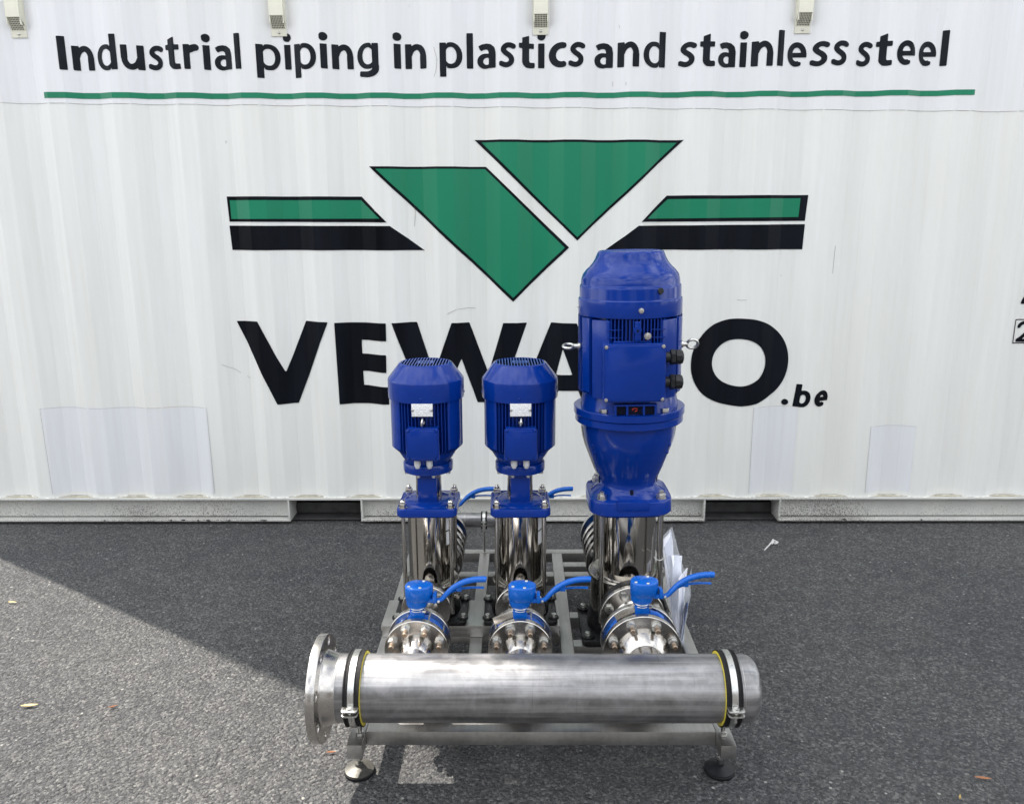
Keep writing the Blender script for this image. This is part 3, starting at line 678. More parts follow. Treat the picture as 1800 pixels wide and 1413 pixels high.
for x, y in ((-.4245, 1.90), (.5385, 1.905), (-.4245, 2.98), (.5385, 2.98), (-.4245, 2.45), (.5385, 2.45)):
    front = y < 2
    fx, fy = (x - .012, y + .028) if x < 0 else (x + .009, y + .028)
    if not front: fx, fy = x, y
    g = G(); g.lathe([(0, .010), (.040, .010), (.0397, .013), (.030, .0165), (.0175, .0215), (.0115, .0225), (.0105, .030), (0, .030)], 40, Matrix.Translation((fx, fy, 0)))
    lt = 'steel topped' if x < 0 else 'black'
    f = sp('levelling_foot', g, M['footsteel'] if (x < 0 and front) else M['blackplastic'], label=lt + ' levelling foot')
    g = G(); g.lathe([(0, 0), (.040, 0), (.0415, .003), (.0415, .008), (.039, .0102), (0, .0102)], 40, Matrix.Translation((fx, fy, 0))); part('rubber_sole', g, M['rubber'], f)
    g = G(); g.cyl((fx, fy, .03), (fx, fy, RZ0), .0055, 12); part('threaded_rod', g, M['rodsteel'], f)
    part('lock_nut', G().prism(circ(.0095, 6), .040, .049, Matrix.Translation((fx, fy, 0)), .0008), M['zinc'], f)
    if abs(fx - x) > 0: 
        pass

# ---------------------------------------------------------------- suction manifold
MP = Vector((.0, 1.870, .295)); R0 = .0845
mani = thing('suction_manifold', (.05, 1.870, .21), 'thick horizontal stainless pipe lying across the front of the skid, flanged at its left end', 'pipe')
ML = -Vector((.05, 1.870, .21))
def mp(name, g, mat, **k): o = part(name, g, mat, mani, **k); o.location = ML; return o
T0 = Matrix.Translation(MP)
g = G(); g.lathe([(R0, -.461), (R0, .562)], 96, T0 @ MX); mp('pipe_body', g, M['pipe'])
# weld neck
g = G(); g.lathe([(.078, -.508), (.0985, -.508), (.0975, -.4960), (.0945, -.490), (.0915, -.483), (.0880, -.474), (R0 + .0012, -.466), (R0 + .0003, -.4615), (R0 - .004, -.4615)], 96, T0 @ MX); mp('weld_neck', g, M['steel'])
g = G(); g.lathe([(R0 - .001, -.4630), (R0 + .0009, -.4622), (R0 + .0012, -.461), (R0 + .0009, -.4598), (R0 - .001, -.459)], 96, T0 @ MX); mp('weld_seam', g, M['rail'])
me = holes_plate('end_flange', circ(.1355, 96), [circ(.078, 64)] + [circ(.0112, 20, .1170 * math.cos(rad(22.5 + 45 * k)), .1170 * math.sin(rad(22.5 + 45 * k))) for k in range(8)], .023, M['steel'])
o = put('end_flange', me, mani, Vector((-.5080, MP.y, MP.z)) + ML, (0, rad(90), 0))
# domed cap
cap = [(R0, .562), (R0, .578)] + [(R0 - .032 + .032 * math.cos(rad(a)), .578 + .032 * math.sin(rad(a))) for a in range(10, 91, 10)] + [(.03, .614), (0, .616)]
g = G(); g.lathe(cap, 96, T0 @ MX); mp('end_cap', g, M['pipe'])
g = G(); g.lathe([(R0 - .001, .5605), (R0 + .0008, .5612), (R0 + .0010, .5622), (R0 - .001, .5635)], 96, T0 @ MX); mp('weld_seam', g, M['rail'])
# branches
PX = [-.287, .004, .345]
FR = [.0905, .0905, .1105]; BC = [.0715, .0715, .0895]; PR = [.038, .038, .057]; YF = [2.052, 2.052, 2.040]
def branch(i):
    x = PX[i]; fr, bc, pr, yf = FR[i], BC[i], PR[i], YF[i]; Tm = Matrix.Translation((x, 0, MP.z)) @ Matrix.Rotation(rad(-90), 4, 'X')   # axis z -> +y
    g = G(); g.lathe([(pr * .9, 1.93), (pr * .92, yf - .052), (pr * .98, yf - .048), (pr * 1.02, yf - .046), (pr * 1.20, yf - .018), (pr * 1.32, yf - .004), (pr * 1.32, yf + .001)], 48, Tm); mp('branch_neck', g, M['steel'])
    g = G(); g.lathe([(pr * .9, yf), (fr - .0015, yf), (fr, yf + .0015), (fr, yf + .0175), (fr - .0015, yf + .019), (pr, yf + .019)], 80, Tm); mp('branch_flange', g, M['steel'])
    for k in range(8):
        a = rad(22.5 + 45 * k); q = Vector((x + bc * math.cos(a), yf, MP.z + bc * math.sin(a))) + ML
        n = put('nut', NUT16, mani, q, (rad(90), random.uniform(0, 1), 0)); put('stud', STUD, n, (0, 0, .014))
for i in range(3): branch(i)

# pipe clamps
def ring_band(cx, r, w, t, mat, name, parent, a0=-75, a1=255, lip=0):
    """open band round the x axis"""
    n = 56; v = []; f = []
    prof = [(r, -w / 2), (r + t, -w / 2), (r + t, w / 2), (r, w / 2)] if not lip else [(r, -w / 2), (r + t + lip, -w / 2), (r + t + lip, -w / 2 + .003), (r + t, -w / 2 + .004), (r + t, w / 2 - .004), (r + t + lip, w / 2 - .003), (r + t + lip, w / 2), (r, w / 2)]
    m = len(prof)
    for k in range(n + 1):
        a = rad(a0 + (a1 - a0) * k / n)
        for rr, xx in prof: v.append((cx + xx, -rr * math.cos(a), rr * math.sin(a)))
    for k in range(n):
        for j in range(m): f.append((k * m + j, k * m + (j + 1) % m, (k + 1) * m + (j + 1) % m, (k + 1) * m + j))
    f.append(tuple(range(m))); f.append(tuple(n * m + j for j in range(m)))
    return part(name, G().add(v, f), mat, parent)
def clamp(x, y, z, r, base_z, sx, lab, w=.030, small=False):
    """origin at the rod foot on the beam; sx: side of the yellow stripe"""
    c = thing('pipe_clamp', (x, y, base_z), lab, 'clamp', 'lined pipe clamps'); dz = z - base_z
    t1 = .008 if not small else .004; T = Matrix.Translation((0, 0, dz))
    def sh(o): o.location = (0, 0, dz); return o
    sh(ring_band(0, r + .0006, w * (1.36 if not small else 1.15), t1, M['rubber'], 'rubber_lining', c, -180, 180, .0022 if not small else .001))
    bw = .0155 if not small else .011
    sh(ring_band(0, r + t1 + .0008, bw, .0028, M['zinc'], 'band', c, -1, 351))
    if not small: sh(ring_band(sx * w * .69, r + .0003, .0013, t1 * .85, M['yellow'], 'yellow_stripe', c, -180, 180))
    a = rad(-2); rr = r + t1
    for s, zo in ((0, .0), (1, -.012)):                                   # the two ears of the band
        ear = G(); yy = -(rr - .002) * math.cos(a); zz = (rr) * math.sin(a) + zo + .006
        pr = rrect(.0205 if not small else .010, .015 if not small else .009, .008 if not small else .004)
        ear.prism([(p[0], p[1]) for p in pr], 0, .0042, Matrix.Translation((0, yy - (.012 if not small else .007), zz)), .0006); sh(part('ear', ear, M['zinc'], c))
    yy = -(rr - .002) * math.cos(a) - (.014 if not small else .008); zz = rr * math.sin(a)
    b_ = G(); b_.prism(circ(.0078 if not small else .0045, 6), 0, .006, Matrix.Translation((0, yy, zz + .0088)), .0008); b_.cyl((0, yy, zz - .026), (0, yy, zz + .012), .0038 if not small else .0025, 10)
    b_.prism(circ(.007, 6), 0, .005, Matrix.Translation((0, yy, zz - .0115)), .0006); sh(part('tightening_bolt', b_, M['zinc'], c))
    g = G(); g.cyl((0, 0, 0), (0, 0, dz - r - t1 + .002), .0055 if not small else .004, 12); part('threaded_rod', g, M['rodsteel'], c)
    g = G(); g.prism(circ(.0115 if not small else .008, 6), .001, .010, None, .001); part('lock_nut', g, M['zinc'], c); g = G(); g.prism(circ(.011 if not small else .009, 6), dz - r - t1 - .012, dz - r - t1 + .001, None, .001); part('lock_nut', g, M['zinc'], c)
clamp(-.4170, 1.870, .295, R0, RZ1, 1, 'lined clamp holding the thick front pipe beside its left flange')
clamp(.5330, 1.870, .295, R0, RZ1, -1, 'lined clamp holding the thick front pipe beside its right end cap')
clamp(-.137, 3.035, .302, .0301, RZ1, 1, 'small clamp on a long rod holding the thin rear pipe between left and middle pump', .020, True)

# ---------------------------------------------------------------- butterfly valves
def make_valve(i, rear=False):
    big = i == 2; br = .077 if not big else .097
    lab = ('rear ' if rear else '') + 'blue lever valve '
    v = thing('butterfly_valve', (PX[i], 2.098 if not big else 2.088, MP.z), lab, 'valve', 'blue lever butterfly valves'); h = .018 if big else 0
    Ty = Matrix.Rotation(rad(-90), 4, 'X')
    g = G(); g.lathe([(br * .6, -.0225), (br - .004, -.0225), (br, -.019), (br, .019), (br - .004, .0225), (br * .6, .0225)], 64, Ty)
    for s in (-1, 1):                                                    # centring lugs
        for a in (52, 128) if not big else (55, 125):
            pass
    g.box(-.0205, .0205, -.017, .017, br - .008, .110 + h, bev=.004)
    g.box(-.030, .030, -.017, .017, br - .010, br + .002, bev=.004)
    part('body', g, M['valve'], v)
    if big:
        g = G()
        for s in (-1, 1): g.tube([(s * .022, 0, br + .004), (s * .045, 0, br - .003), (s * .060, 0, br - .016)], .009, 12, .006)
        part('lug', g, M['valve'], v)
    g = G(); g.lathe([(0, .1095 + h), (.0205, .1095 + h), (.0215, .1110 + h), (.0205, .1130 + h), (0, .1130 + h)], 30); part('spindle_ring', g, M['zinc'], v)
    # head: cup with a teardrop lid
    g = G(); g.lathe([(0, .1130 + h), (.022, .1130 + h), (.0280, .117 + h), (.0305, .123 + h), (.0318, .158 + h), (.030, .165 + h), (0, .167 + h)], 40); part('neck_cup', g, M['valve'], v)
    lid = [(.0322 * math.cos(rad(a)) - .001, .0322 * math.sin(rad(a))) for a in range(75, 290, 12)] + [(.014, -.0312), (.034, -.021), (.044, -.006), (.045, .008), (.036, .021), (.020, .030)]
    g = G(); g.prism(lid[::-1] if False else lid, .134 + h, .180 + h, None, .005); hd = part('head', g, M['valve'], v, ang=50)
    for p in ((-.020, -.016), (.012, -.024), (.018, .020)): put('screw', SCR, hd, (p[0], p[1], .1797 + h))
    # handle: flat root then a curved grip rising to the right
    g = G(); g.box(.020, .066, -.016, -.004, .130 + h, .141 + h, bev=.002); g.box(.046, .056, -.020, .012, .131 + h, .155 + h, bev=.002)
    P = catmull([(.060, -.010, .0), (.074, -.010, 0), (.0, 0, 0)][:2] if False else [(.058, .1355), (.070, .1385), (.083, .153), (.103, .173), (.130, .189), (.160, .1975), (.188, .1995), (.197, .1985)], 4)
    P3 = [(p[0], -.009, p[1] + h) for p in P]; n = len(P3)
    rw = [.0070 + .0020 * min(1, k / 6) for k in range(n)]; rh = [.0050 + .0036 * math.sin(PI * min(1, (k + 1) / n * .62)) for k in range(n)]
    rw[-1] *= .75; rh[-1] *= .6
    g.tube(P3, rw, 14, rh); hn = part('handle', g, M['valve'], v, ang=55)
    T = catmull([(.080, .148), (.105, .163), (.130, .171), (.160, .1735), (.190, .1725)], 4)
    g = G(); g.tube([(p[0], -.006, p[1] + h) for p in T], .0075, 8, .0018); g.box(.112, .127, -.012, 0, .163 + h, .178 + h, bev=.002); part('release_lever', g, M['valve'], hn)
    put('rivet', SCR, hn, (.062, -.0162, .135 + h), FWD)
    if not rear:
        if i == 0:
            Tm = Matrix.Translation((-.034, -.004, .070)) @ Matrix.Rotation(rad(28), 4, 'Y') @ Matrix.Rotation(rad(70), 4, 'Z')
        else: Tm = Matrix.Translation((-.047, -.012, .083 + h)) @ Matrix.Rotation(rad(-24 if i == 1 else -30), 4, 'Y') @ Matrix.Rotation(rad(-18), 4, 'X')
        g = G(); g.box(-.030, .030, -.0006, .0006, -.011, .011, Tm, .0003)
        part('metal_tag', g, M['cast'], v)
        g = G(); g.tube([(.023 * math.cos(rad(a)), .021 * math.sin(rad(a)), .108 + h + .003 * math.sin(rad(a))) for a in range(0, 360, 20)], .0011, 6, closed=True); g.box(.017, .026, -.024, -.018, .105 + h, .111 + h); part('tag_wire', g, M['zinc'], v)
    # bolts passing outside the wafer
    bc = BC[i]
    for k in range(8):
        a = rad(22.5 + 45 * k)
        g = G(); g.cyl((bc * math.cos(a), -.030, bc * math.sin(a)), (bc * math.cos(a), .030, bc * math.sin(a)), .0076, 10)
        if big or k in (0, 1, 2, 3): pass
    return v
VL = ['blue lever valve in front of the left pump, its handle rising to the right', 'blue lever valve in front of the middle pump, with a tilted steel tag', 'largest blue lever valve, in front of the tall right pump beside the document pouch']
vs = [make_valve(0), make_valve(1), make_valve(2)]
for v, l in zip(vs, VL): v['label'] = l
RL = ['blue lever valve behind the left pump, only its handle showing', 'blue lever valve behind the middle pump, only its handle showing', 'blue lever valve hidden behind the tall right pump, only a tip showing']
YR = [2.845, 2.845, 2.845]
for i in (0, 1, 2):
    v = copy_tree(vs[i]); v.location = (PX[i], YR[i], .302 if i < 2 else .30); v['label'] = RL[i]
    if i == 2: v.rotation_euler = (0, 0, rad(38))
# ---------------------------------------------------------------- spools between valve and pump, and behind the pumps
def spool(i, rear, lab):
    x = PX[i]; fr, bc, pr = FR[i], BC[i], PR[i]
    s = thing('flanged_reducer', (x, YF[i] + .065, MP.z), lab, 'pipe fitting', 'flanged reducers at the pumps')
    ya = (YF[i] + .0665) if not rear else 2.868 - .001; Ty = Matrix.Rotation(rad(-90), 4, 'X')
    s.location = (x, ya, MP.z if not rear else .30); pf = .0765 if i < 2 else .0985
    if not rear:
        L = (2.315 if i < 2 else 2.262) - ya
        g = G(); g.lathe([(pr * .7, 0), (fr - .0015, 0), (fr, .0015), (fr, .0175), (fr - .0015, .019), (pr, .019)], 80, Ty); part('valve_flange', g, M['steel'], s)
        p2 = .030 if i < 2 else .044
        g = G(); g.lathe([(pr * 1.32, .019), (pr * 1.25, .03), (pr * 1.04, .05), (pr, .058), (pr * .98, L - .09), (p2, L - .055), (p2, L - .035), (p2 * 1.25, L - .018), (p2 * 1.3, L - .016)], 48, Ty); part('reducer_cone', g, M['steel'], s)
        g = G(); g.lathe([(p2, L - .018), (pf - .0015, L - .018), (pf, L - .0165), (pf, L - .0015), (pf - .0015, L), (p2, L)], 72, Ty); part('pump_flange', g, M['steel'], s)
        n = 4 if i < 2 else 8; b2 = .0575 if i < 2 else .0775
        for k in range(n):
            a = rad(45 + 90 * k) if n == 4 else rad(22.5 + 45 * k); put('bolt_head', HEX16, s, (b2 * math.cos(a), L - .018, b2 * math.sin(a)), (rad(90), k, 0))
        for k in range(8):
            a = rad(22.5 + 45 * k); put('nut', NUT16, s, (bc * math.cos(a), .019, bc * math.sin(a)), BACK)
            st = G(); st.cyl((bc * math.cos(a), -.048, bc * math.sin(a)), (bc * math.cos(a), .040, bc * math.sin(a)), .0068, 10); part('stud', st, M['zinc'], s)
    return s
SL = ['conical flanged reducer between the left blue valve and the left pump', 'conical flanged reducer between the middle blue valve and the middle pump', 'largest flanged reducer between the right blue valve and the tall pump']
for i in range(3): spool(i, False, SL[i])
M['blackfl'] = simple('dark stainless disc', (.10, .105, .105), .35, 1, .15, 50)
def rear_stack(i, lab):
    """check valve and flanges standing behind a pump"""
    x = PX[i]; r = .0905 if i < 2 else .1095; y0 = 2.642 if i < 2 else 2.635
    s = thing('check_valve', (x, y0, .30), lab, 'valve', 'flanged check valves behind the pumps'); Ty = Matrix.Rotation(rad(-90), 4, 'X')
    pos = [0.0, .052, .105, .158]
    for k, p in enumerate(pos):
        g = G(); g.lathe([(.03, p), (r - .002, p), (r, p + .002), (r, p + .017), (r - .002, p + .019), (.03, p + .019)], 72, Ty); f = part('flange', g, M['steel'], s)
        for b in range(8):
            a = rad(22.5 + 45 * b); bc = BC[i]; put('bolt_head', HEX16, f, (bc * math.cos(a), p, bc * math.sin(a)), (rad(90), b, 0))
    g = G(); g.lathe([(r * .78, .019), (r * .80, .035), (r * .78, .052)], 48, Ty); g.lathe([(r * .80, .071), (r * .84, .088), (r * .80, .105)], 48, Ty); g.lathe([(r * .74, .124), (r * .74, .158)], 48, Ty); part('body', g, M['blackcast'], s)
    return s
rear_stack(0, 'flanged check valve behind the left pump sleeve'); rear_stack(1, 'flanged check valve hidden behind the middle pump sleeve'); rear_stack(2, 'largest flanged check valve, left of the tall pump sleeve')
# discharge manifold
dm = thing('discharge_manifold', (-.14, 3.035, .272), 'thin horizontal stainless pipe behind the left and middle pumps', 'pipe'); DL = -Vector((-.14, 3.035, .272))
def dp(name, g, mat): o = part(name, g, mat, dm); o.location = DL; return o
g = G(); g.lathe([(0, -.300), (.0301, -.298), (.0301, .046), (0, .048)], 48, Matrix.Translation((0, 3.035, .302)) @ MX); dp('pipe_body', g, M['pipe'])
for x in (PX[0], PX[1]):
    Ty = Matrix.Translation((x, 0, .302)) @ Matrix.Rotation(rad(-90), 4, 'X')
    g = G(); g.lathe([(.0905, 2.870), (.0905, 2.889), (.05, 2.890), (.045, 2.91), (.0302, 2.94), (.0302, 3.02)], 56, Ty); dp('branch_flange', g, M['steel'])
for x in (-.212, -.062):
    g = G(); g.lathe([(.030, -.0016), (.0318, -.001), (.0318, .001), (.030, .0016)], 40, Matrix.Translation((x, 3.035, .302)) @ MX); dp('weld_seam', g, M['rail'])
d2 = thing('discharge_elbow', (PX[2], 2.90, .26), 'stainless outlet pipe hidden behind the tall pump', 'pipe')
g = G(); g.lathe([(.1095, -.03), (.1095, -.011), (.07, -.010), (.045, .06), (.045, .14), (0, .145)], 56, Matrix.Translation((0, 0, .04)) @ Matrix.Rotation(rad(-90), 4, 'X')); part('pipe_body', g, M['steel'], d2)

# ---------------------------------------------------------------- small pumps
def sc(z, k=.988): return 1.48 - (1.48 - z) * k
def fins(g, r0, r1, z0, z1, angs, th=.0024):
    for a in angs:
        T = Matrix.Rotation(rad(a), 4, 'Z'); g.box(r0, r1, -th / 2, th / 2, z0, z1, T)
def make_small():
    rz = .2008; p = thing('vertical_pump', (0, 0, rz), '', 'pump', 'small twin pumps'); T = Matrix.Translation((0, 0, -rz)); k = .988
    L = lambda prof, n=56: G().lathe([(r * k, sc(z)) for r, z in prof], n, T)
    Z = lambda z: sc(z) - rz
    # base
    g = G(); g.prism(rrect(.119, .095, .018), 0, .014, None, .004)
    for sx in (-1, 1):
        for sy in (-1, 1): g.lathe([(0, .014), (.017, .014), (.016, .019), (0, .019)], 20, Matrix.Translation((sx * .107, sy * .066, 0)))
    g.lathe([(.094, .013), (.093, .030), (.084, .052), (0, .053)], 48)
    bp = part('base_plate', g, M['blackcast'], p)
    for sx in (-1, 1):
        for sy in (-1, 1): put('bolt', HEX12, bp, (sx * .107, sy * .066, .019))
    # stainless pump head with the two ports
    g = G(); g.lathe([(0, .045), (.078, .045), (.080, .060), (.078, .095), (.083, .112), (.0905, .119), (.0905, .124), (.087, .1275), (.079, .123), (.074, .118)], 64)
    for s in (-1, 1):
        g.lathe([(.034, .03), (.036, .10), (.044, .118), (.052, .124)], 40, Matrix.Translation((0, 0, MP.z - rz)) @ Matrix.Rotation(rad(90 * -s), 4, 'X'))
    hd = part('pump_head', g, M['cast'], p)
    for s in (-1, 1):
        g = G(); g.lathe([(.030, .124), (.074, .124), (.075, .126), (.075, .142), (.030, .143)], 56, Matrix.Translation((0, 0, MP.z - rz)) @ Matrix.Rotation(rad(90 * -s), 4, 'X')); part('port_flange', g, M['blackcast'], p)
    g = G(); g.cyl((.070, -.050, .085), (.094, -.062, .085), .012, 18); g.cyl((.094, -.062, .085), (.099, -.0645, .085), .008, 6); part('drain_plug', g, M['cast'], p)
    # sleeve
    g = G(); g.lathe([(.0705, .117), (.0705, Z(.553))], 96); part('sleeve', g, M['mirror'], p)
    g = G(); g.lathe([(.0725, .116), (.0735, .119), (.0725, .123), (.0706, .124)], 80); part('sleeve_ring', g, M['steel'], p)
    for sx in (-1, 1):
        for sy in (-1, 1):
            g = G(); g.cyl((sx * .0745, sy * .0745, .035), (sx * .0745, sy * .0745, Z(.556)), .0066, 14); part('tie_rod', g, M['rodsteel'], p)
    # lantern block
    zt = Z(.585); zb = Z(.556)
    g = G(); g.prism(rrect(.0945, .0945, .026, 8), zb, zt, None, .005)
    g.lathe([(.088, zt - .006), (.080, zt + .004), (.060, zt + .009), (0, zt + .010)], 48)
    g.box(-.0305, .0305, -.047, -.037, zt, Z(.6905), None, .003); g.box(-.0305, .0305, .037, .047, zt, Z(.6905), None, .003)
    g.lathe([(.060, Z(.690)), (.0775, Z(.690)), (.0785, Z(.694)), (.0785, Z(.716)), (.076, Z(.7195)), (0, Z(.7195))], 56)
    ln = part('lantern', g, M['motor'], p, ang=40)
    for sx in (-1, 1):
        for sy in (-1, 1): put('acorn_nut', ACORN, ln, (sx * .0745, sy * .0745, zt - .0005))
    for a in (20, 70, 110, 160, 200, 250, 290, 340): put('bolt', HEX10, ln, (.069 * math.cos(rad(a)), .069 * math.sin(rad(a)), Z(.690)), (PI, 0, 0))
    for s in (-1, 1):
        g = G(); v = []; n = 10
        for j in range(n + 1):
            a = rad(-52 + 104 * j / n); r_ = .041; v += [(s * r_ * math.cos(a), r_ * math.sin(a), zt + .008), (s * r_ * math.cos(a), r_ * math.sin(a), Z(.688))]
        g.add(v, [(2 * j, 2 * j + 2, 2 * j + 3, 2 * j + 1) for j in range(n)])
        part('coupling_guard', g, M['mirror'], p)
    g = G(); g.cyl((0, 0, zt), (0, 0, Z(.70)), .014, 16); part('coupling', g, M['cast'], p)
    # motor
    g = L([(.0, .7200), (.073, .7202), (.0765, .7300), (.080, .735), (.0930, .756), (.0965, .772), (.0965, .945), (0, .945)])
    fins(g, .090, .1125 * k, Z(.774), Z(.945), [a for a in range(0, 360, 6)], .0022)
    for a in range(0, 360, 6): g.add([(.070, -.0012, Z(.735)), (.070, .0012, Z(.735)), (.1110, -.0012, Z(.775)), (.1110, .0012, Z(.775)), (.09, -.0012, Z(.78)), (.09, .0012, Z(.78))], [(0, 2, 3, 1), (0, 4, 2), (1, 3, 5)], Matrix.Rotation(rad(a), 4, 'Z'))
    mt = part('motor_housing', g, M['motor'], p)
    for a in (-148, -32):                                                # smooth side pads
        g = G(); n = 12; pr_ = [(.103, 0), (.1128, 0), (.1128, 1), (.103, 1)]; v = []; f = []
        for j in range(n + 1):
            t_ = rad(a - 17 + 34 * j / n); r_ = .1128 - (.0015 if j in (0, n) else 0)
            v += [(.10 * math.cos(t_), .10 * math.sin(t_), Z(.775)), (r_ * math.cos(t_), r_ * math.sin(t_), Z(.777)), (r_ * math.cos(t_), r_ * math.sin(t_), Z(.944)), (.10 * math.cos(t_), .10 * math.sin(t_), Z(.944))]
        for j in range(n):
            for q in range(4): f.append((4 * j + q, 4 * j + (q + 1) % 4, 4 * j + 4 + (q + 1) % 4, 4 * j + 4 + q))
        f += [(0, 1, 2, 3), (4 * n, 4 * n + 1, 4 * n + 2, 4 * n + 3)]; g.add(v, f)
        pd = part('foot_pad', g, M['motor'], mt)
        
    # fan cover
    g = L([(.1130, .930), (.1185, .930), (.1192, .934), (.1190, .9870), (.1185, .9895), (.1172, .9915), (.0835, 1.0362), (.0805, 1.0385), (.0765, 1.0395), (.0760, 1.037), (.078, 1.034), (.1160, .990), (.1160, .931)], 72)
    fc = part('fan_cover', g, M['motor'], p)
    g = G(); zt2 = Z(1.0388); R_ = .0765
    Tt = Matrix.Rotation(rad(.8), 4, 'Z')
    for j in range(-8, 9):
        x = j * .0090; hh = math.sqrt(max(0, R_ ** 2 - x * x))
        if abs(j) <= 2:
            g.box(x - .0016, x + .0016, .020, hh, zt2 - .0001, zt2 + .0006, Tt); g.box(x - .0016, x + .0016, -hh, -.020, zt2 - .0001, zt2 + .0006, Tt); g.box(x - .0016, x + .0016, -.010, .010, zt2 - .0001, zt2 + .0006, Tt)
        elif hh > .004: g.box(x - .0016, x + .0016, -hh, hh, zt2 - .0001, zt2 + .0006, Tt)
    g.box(-.0235, .0235, .0098, .0205, zt2 - .0002, zt2 + .0007, Tt); g.box(-.0235, .0235, -.0205, -.0098, zt2 - .0002, zt2 + .0007, Tt); g.box(-.0235, -.0155, -.012, .012, zt2 - .0002, zt2 + .00065, Tt); g.box(.0155, .0235, -.012, .012, zt2 - .0002, zt2 + .00065, Tt)
    part('fan_grille', g, M['grille'], fc)
    g = G()
    for b in range(7):
        g.box(.012, .068, -.001, .001, zt2 - .04, zt2 - .008, Matrix.Rotation(rad(b * 360 / 7), 4, 'Z'))
    g.lathe([(0, zt2 - .006), (.014, zt2 - .006), (.016, zt2 - .042), (0, zt2 - .042)], 24); g.lathe([(0, zt2 - .046), (.085, zt2 - .046)], 40); part('fan', g, M['dark'], fc)  # fan and floor disc coloured dark to give the well its shade
    for a in (-92, 0, 90, 180): put('screw', SCRB, fc, (.118 * k * math.cos(rad(a)), .118 * k * math.sin(rad(a)), Z(.945)), (0, rad(90), rad(a)))
    # terminal box
    g = G(); g.box(-.0465, .0465, -.1265, -.088, Z(.757), Z(.857), None, .004)
    tb = part('terminal_box', g, M['motor'], p)
    cz = Z(.807); lidp = [(-.037, -.0505), (.037, -.0505), (.0405, -.046), (.049, -.037), (.049, .037), (.037, .049), (-.037, .049), (-.049, .037), (-.049, -.037), (-.0405, -.046)]
    g = G(); g.prism(rrect(.0495, .0505, .008), 0, .006, Matrix.Translation((0, -.126, cz)) @ MY, .0015)
    g.prism([(-.032, -.046), (.032, -.046), (.045, -.034), (.045, .034), (.032, .046), (-.032, .046), (-.045, .034), (-.045, -.034)], .006, .011, Matrix.Translation((0, -.126, cz)) @ MY, .0018); ld_ = part('terminal_box_lid', g, M['motor'], tb)
    for sx in (-1, 1):
        for sz in (-1, 1): put('screw', SCRB, tb, (sx * .0425, -.132, cz + sz * .043), FWD)
    for x in (-.020, .017):
        g = G(); g.cyl((x, -.112, Z(.758)), (x, -.112, Z(.748)), .0088, 20); g.prism(circ(.0095, 6), Z(.733), Z(.750), Matrix.Translation((x, -.112, 0)), .001); g.lathe([(0, Z(.727)), (.006, Z(.727)), (.0078, Z(.733)), (0, Z(.733))], 20, Matrix.Translation((x, -.112, 0))); part('cable_gland', g, M['greyplastic'], tb)
    g = G(); g.box(-.0315, .0315, -.1205, -.1185, Z(.893), Z(.932), None, .0005); np_ = part('nameplate', g, M['print'], p)
    g = G(); g.box(-.022, .022, -.1186, -.105, Z(.897), Z(.928)); part('nameplate_bracket', g, M['motor'], np_)
    for s in (-1, 1): put('screw', SCR, np_, (s * .028, -.1203, Z(.912)), FWD)
    g = G(); g.tube([(.0012 * math.sin(rad(a)) , -.126 + .0105 * math.cos(rad(a)), Z(.875) + .0105 * math.sin(rad(a))) for a in range(0, 360, 20)], .0032, 10, closed=True, up=(1, 0, 0)); g.cyl((0, -.116, Z(.872)), (0, -.106, Z(.872)), .006, 12); part('eye_bolt', g, M['zinc'], p)
    # rating labels on the sleeve
    for z0, z1 in ((.495, .540), (.445, .490)):
        v = []; n = 5
        for j in range(n + 1):
            a = rad(-38 + 22 * j / n); v += [(.0716 * math.cos(a), .0716 * math.sin(a), Z(z0)), (.0716 * math.cos(a), .0716 * math.sin(a), Z(z1))]
        part('rating_label', G().add(v, [(2 * j, 2 * j + 2, 2 * j + 3, 2 * j + 1) for j in range(n)]), M['print'], p)
    return p
p1 = make_small(); p1.location = (PX[0], 2.46, .2008); p1['label'] = 'left small blue motor pump with polished steel sleeve, in front of the letter W'
p2 = copy_tree(p1); p2.location = (PX[1] + .001, 2.46, .2008); p2['label'] = 'middle small blue motor pump with polished steel sleeve, standing beside the tall one'
p2.rotation_euler = (0, 0, rad(1.0))

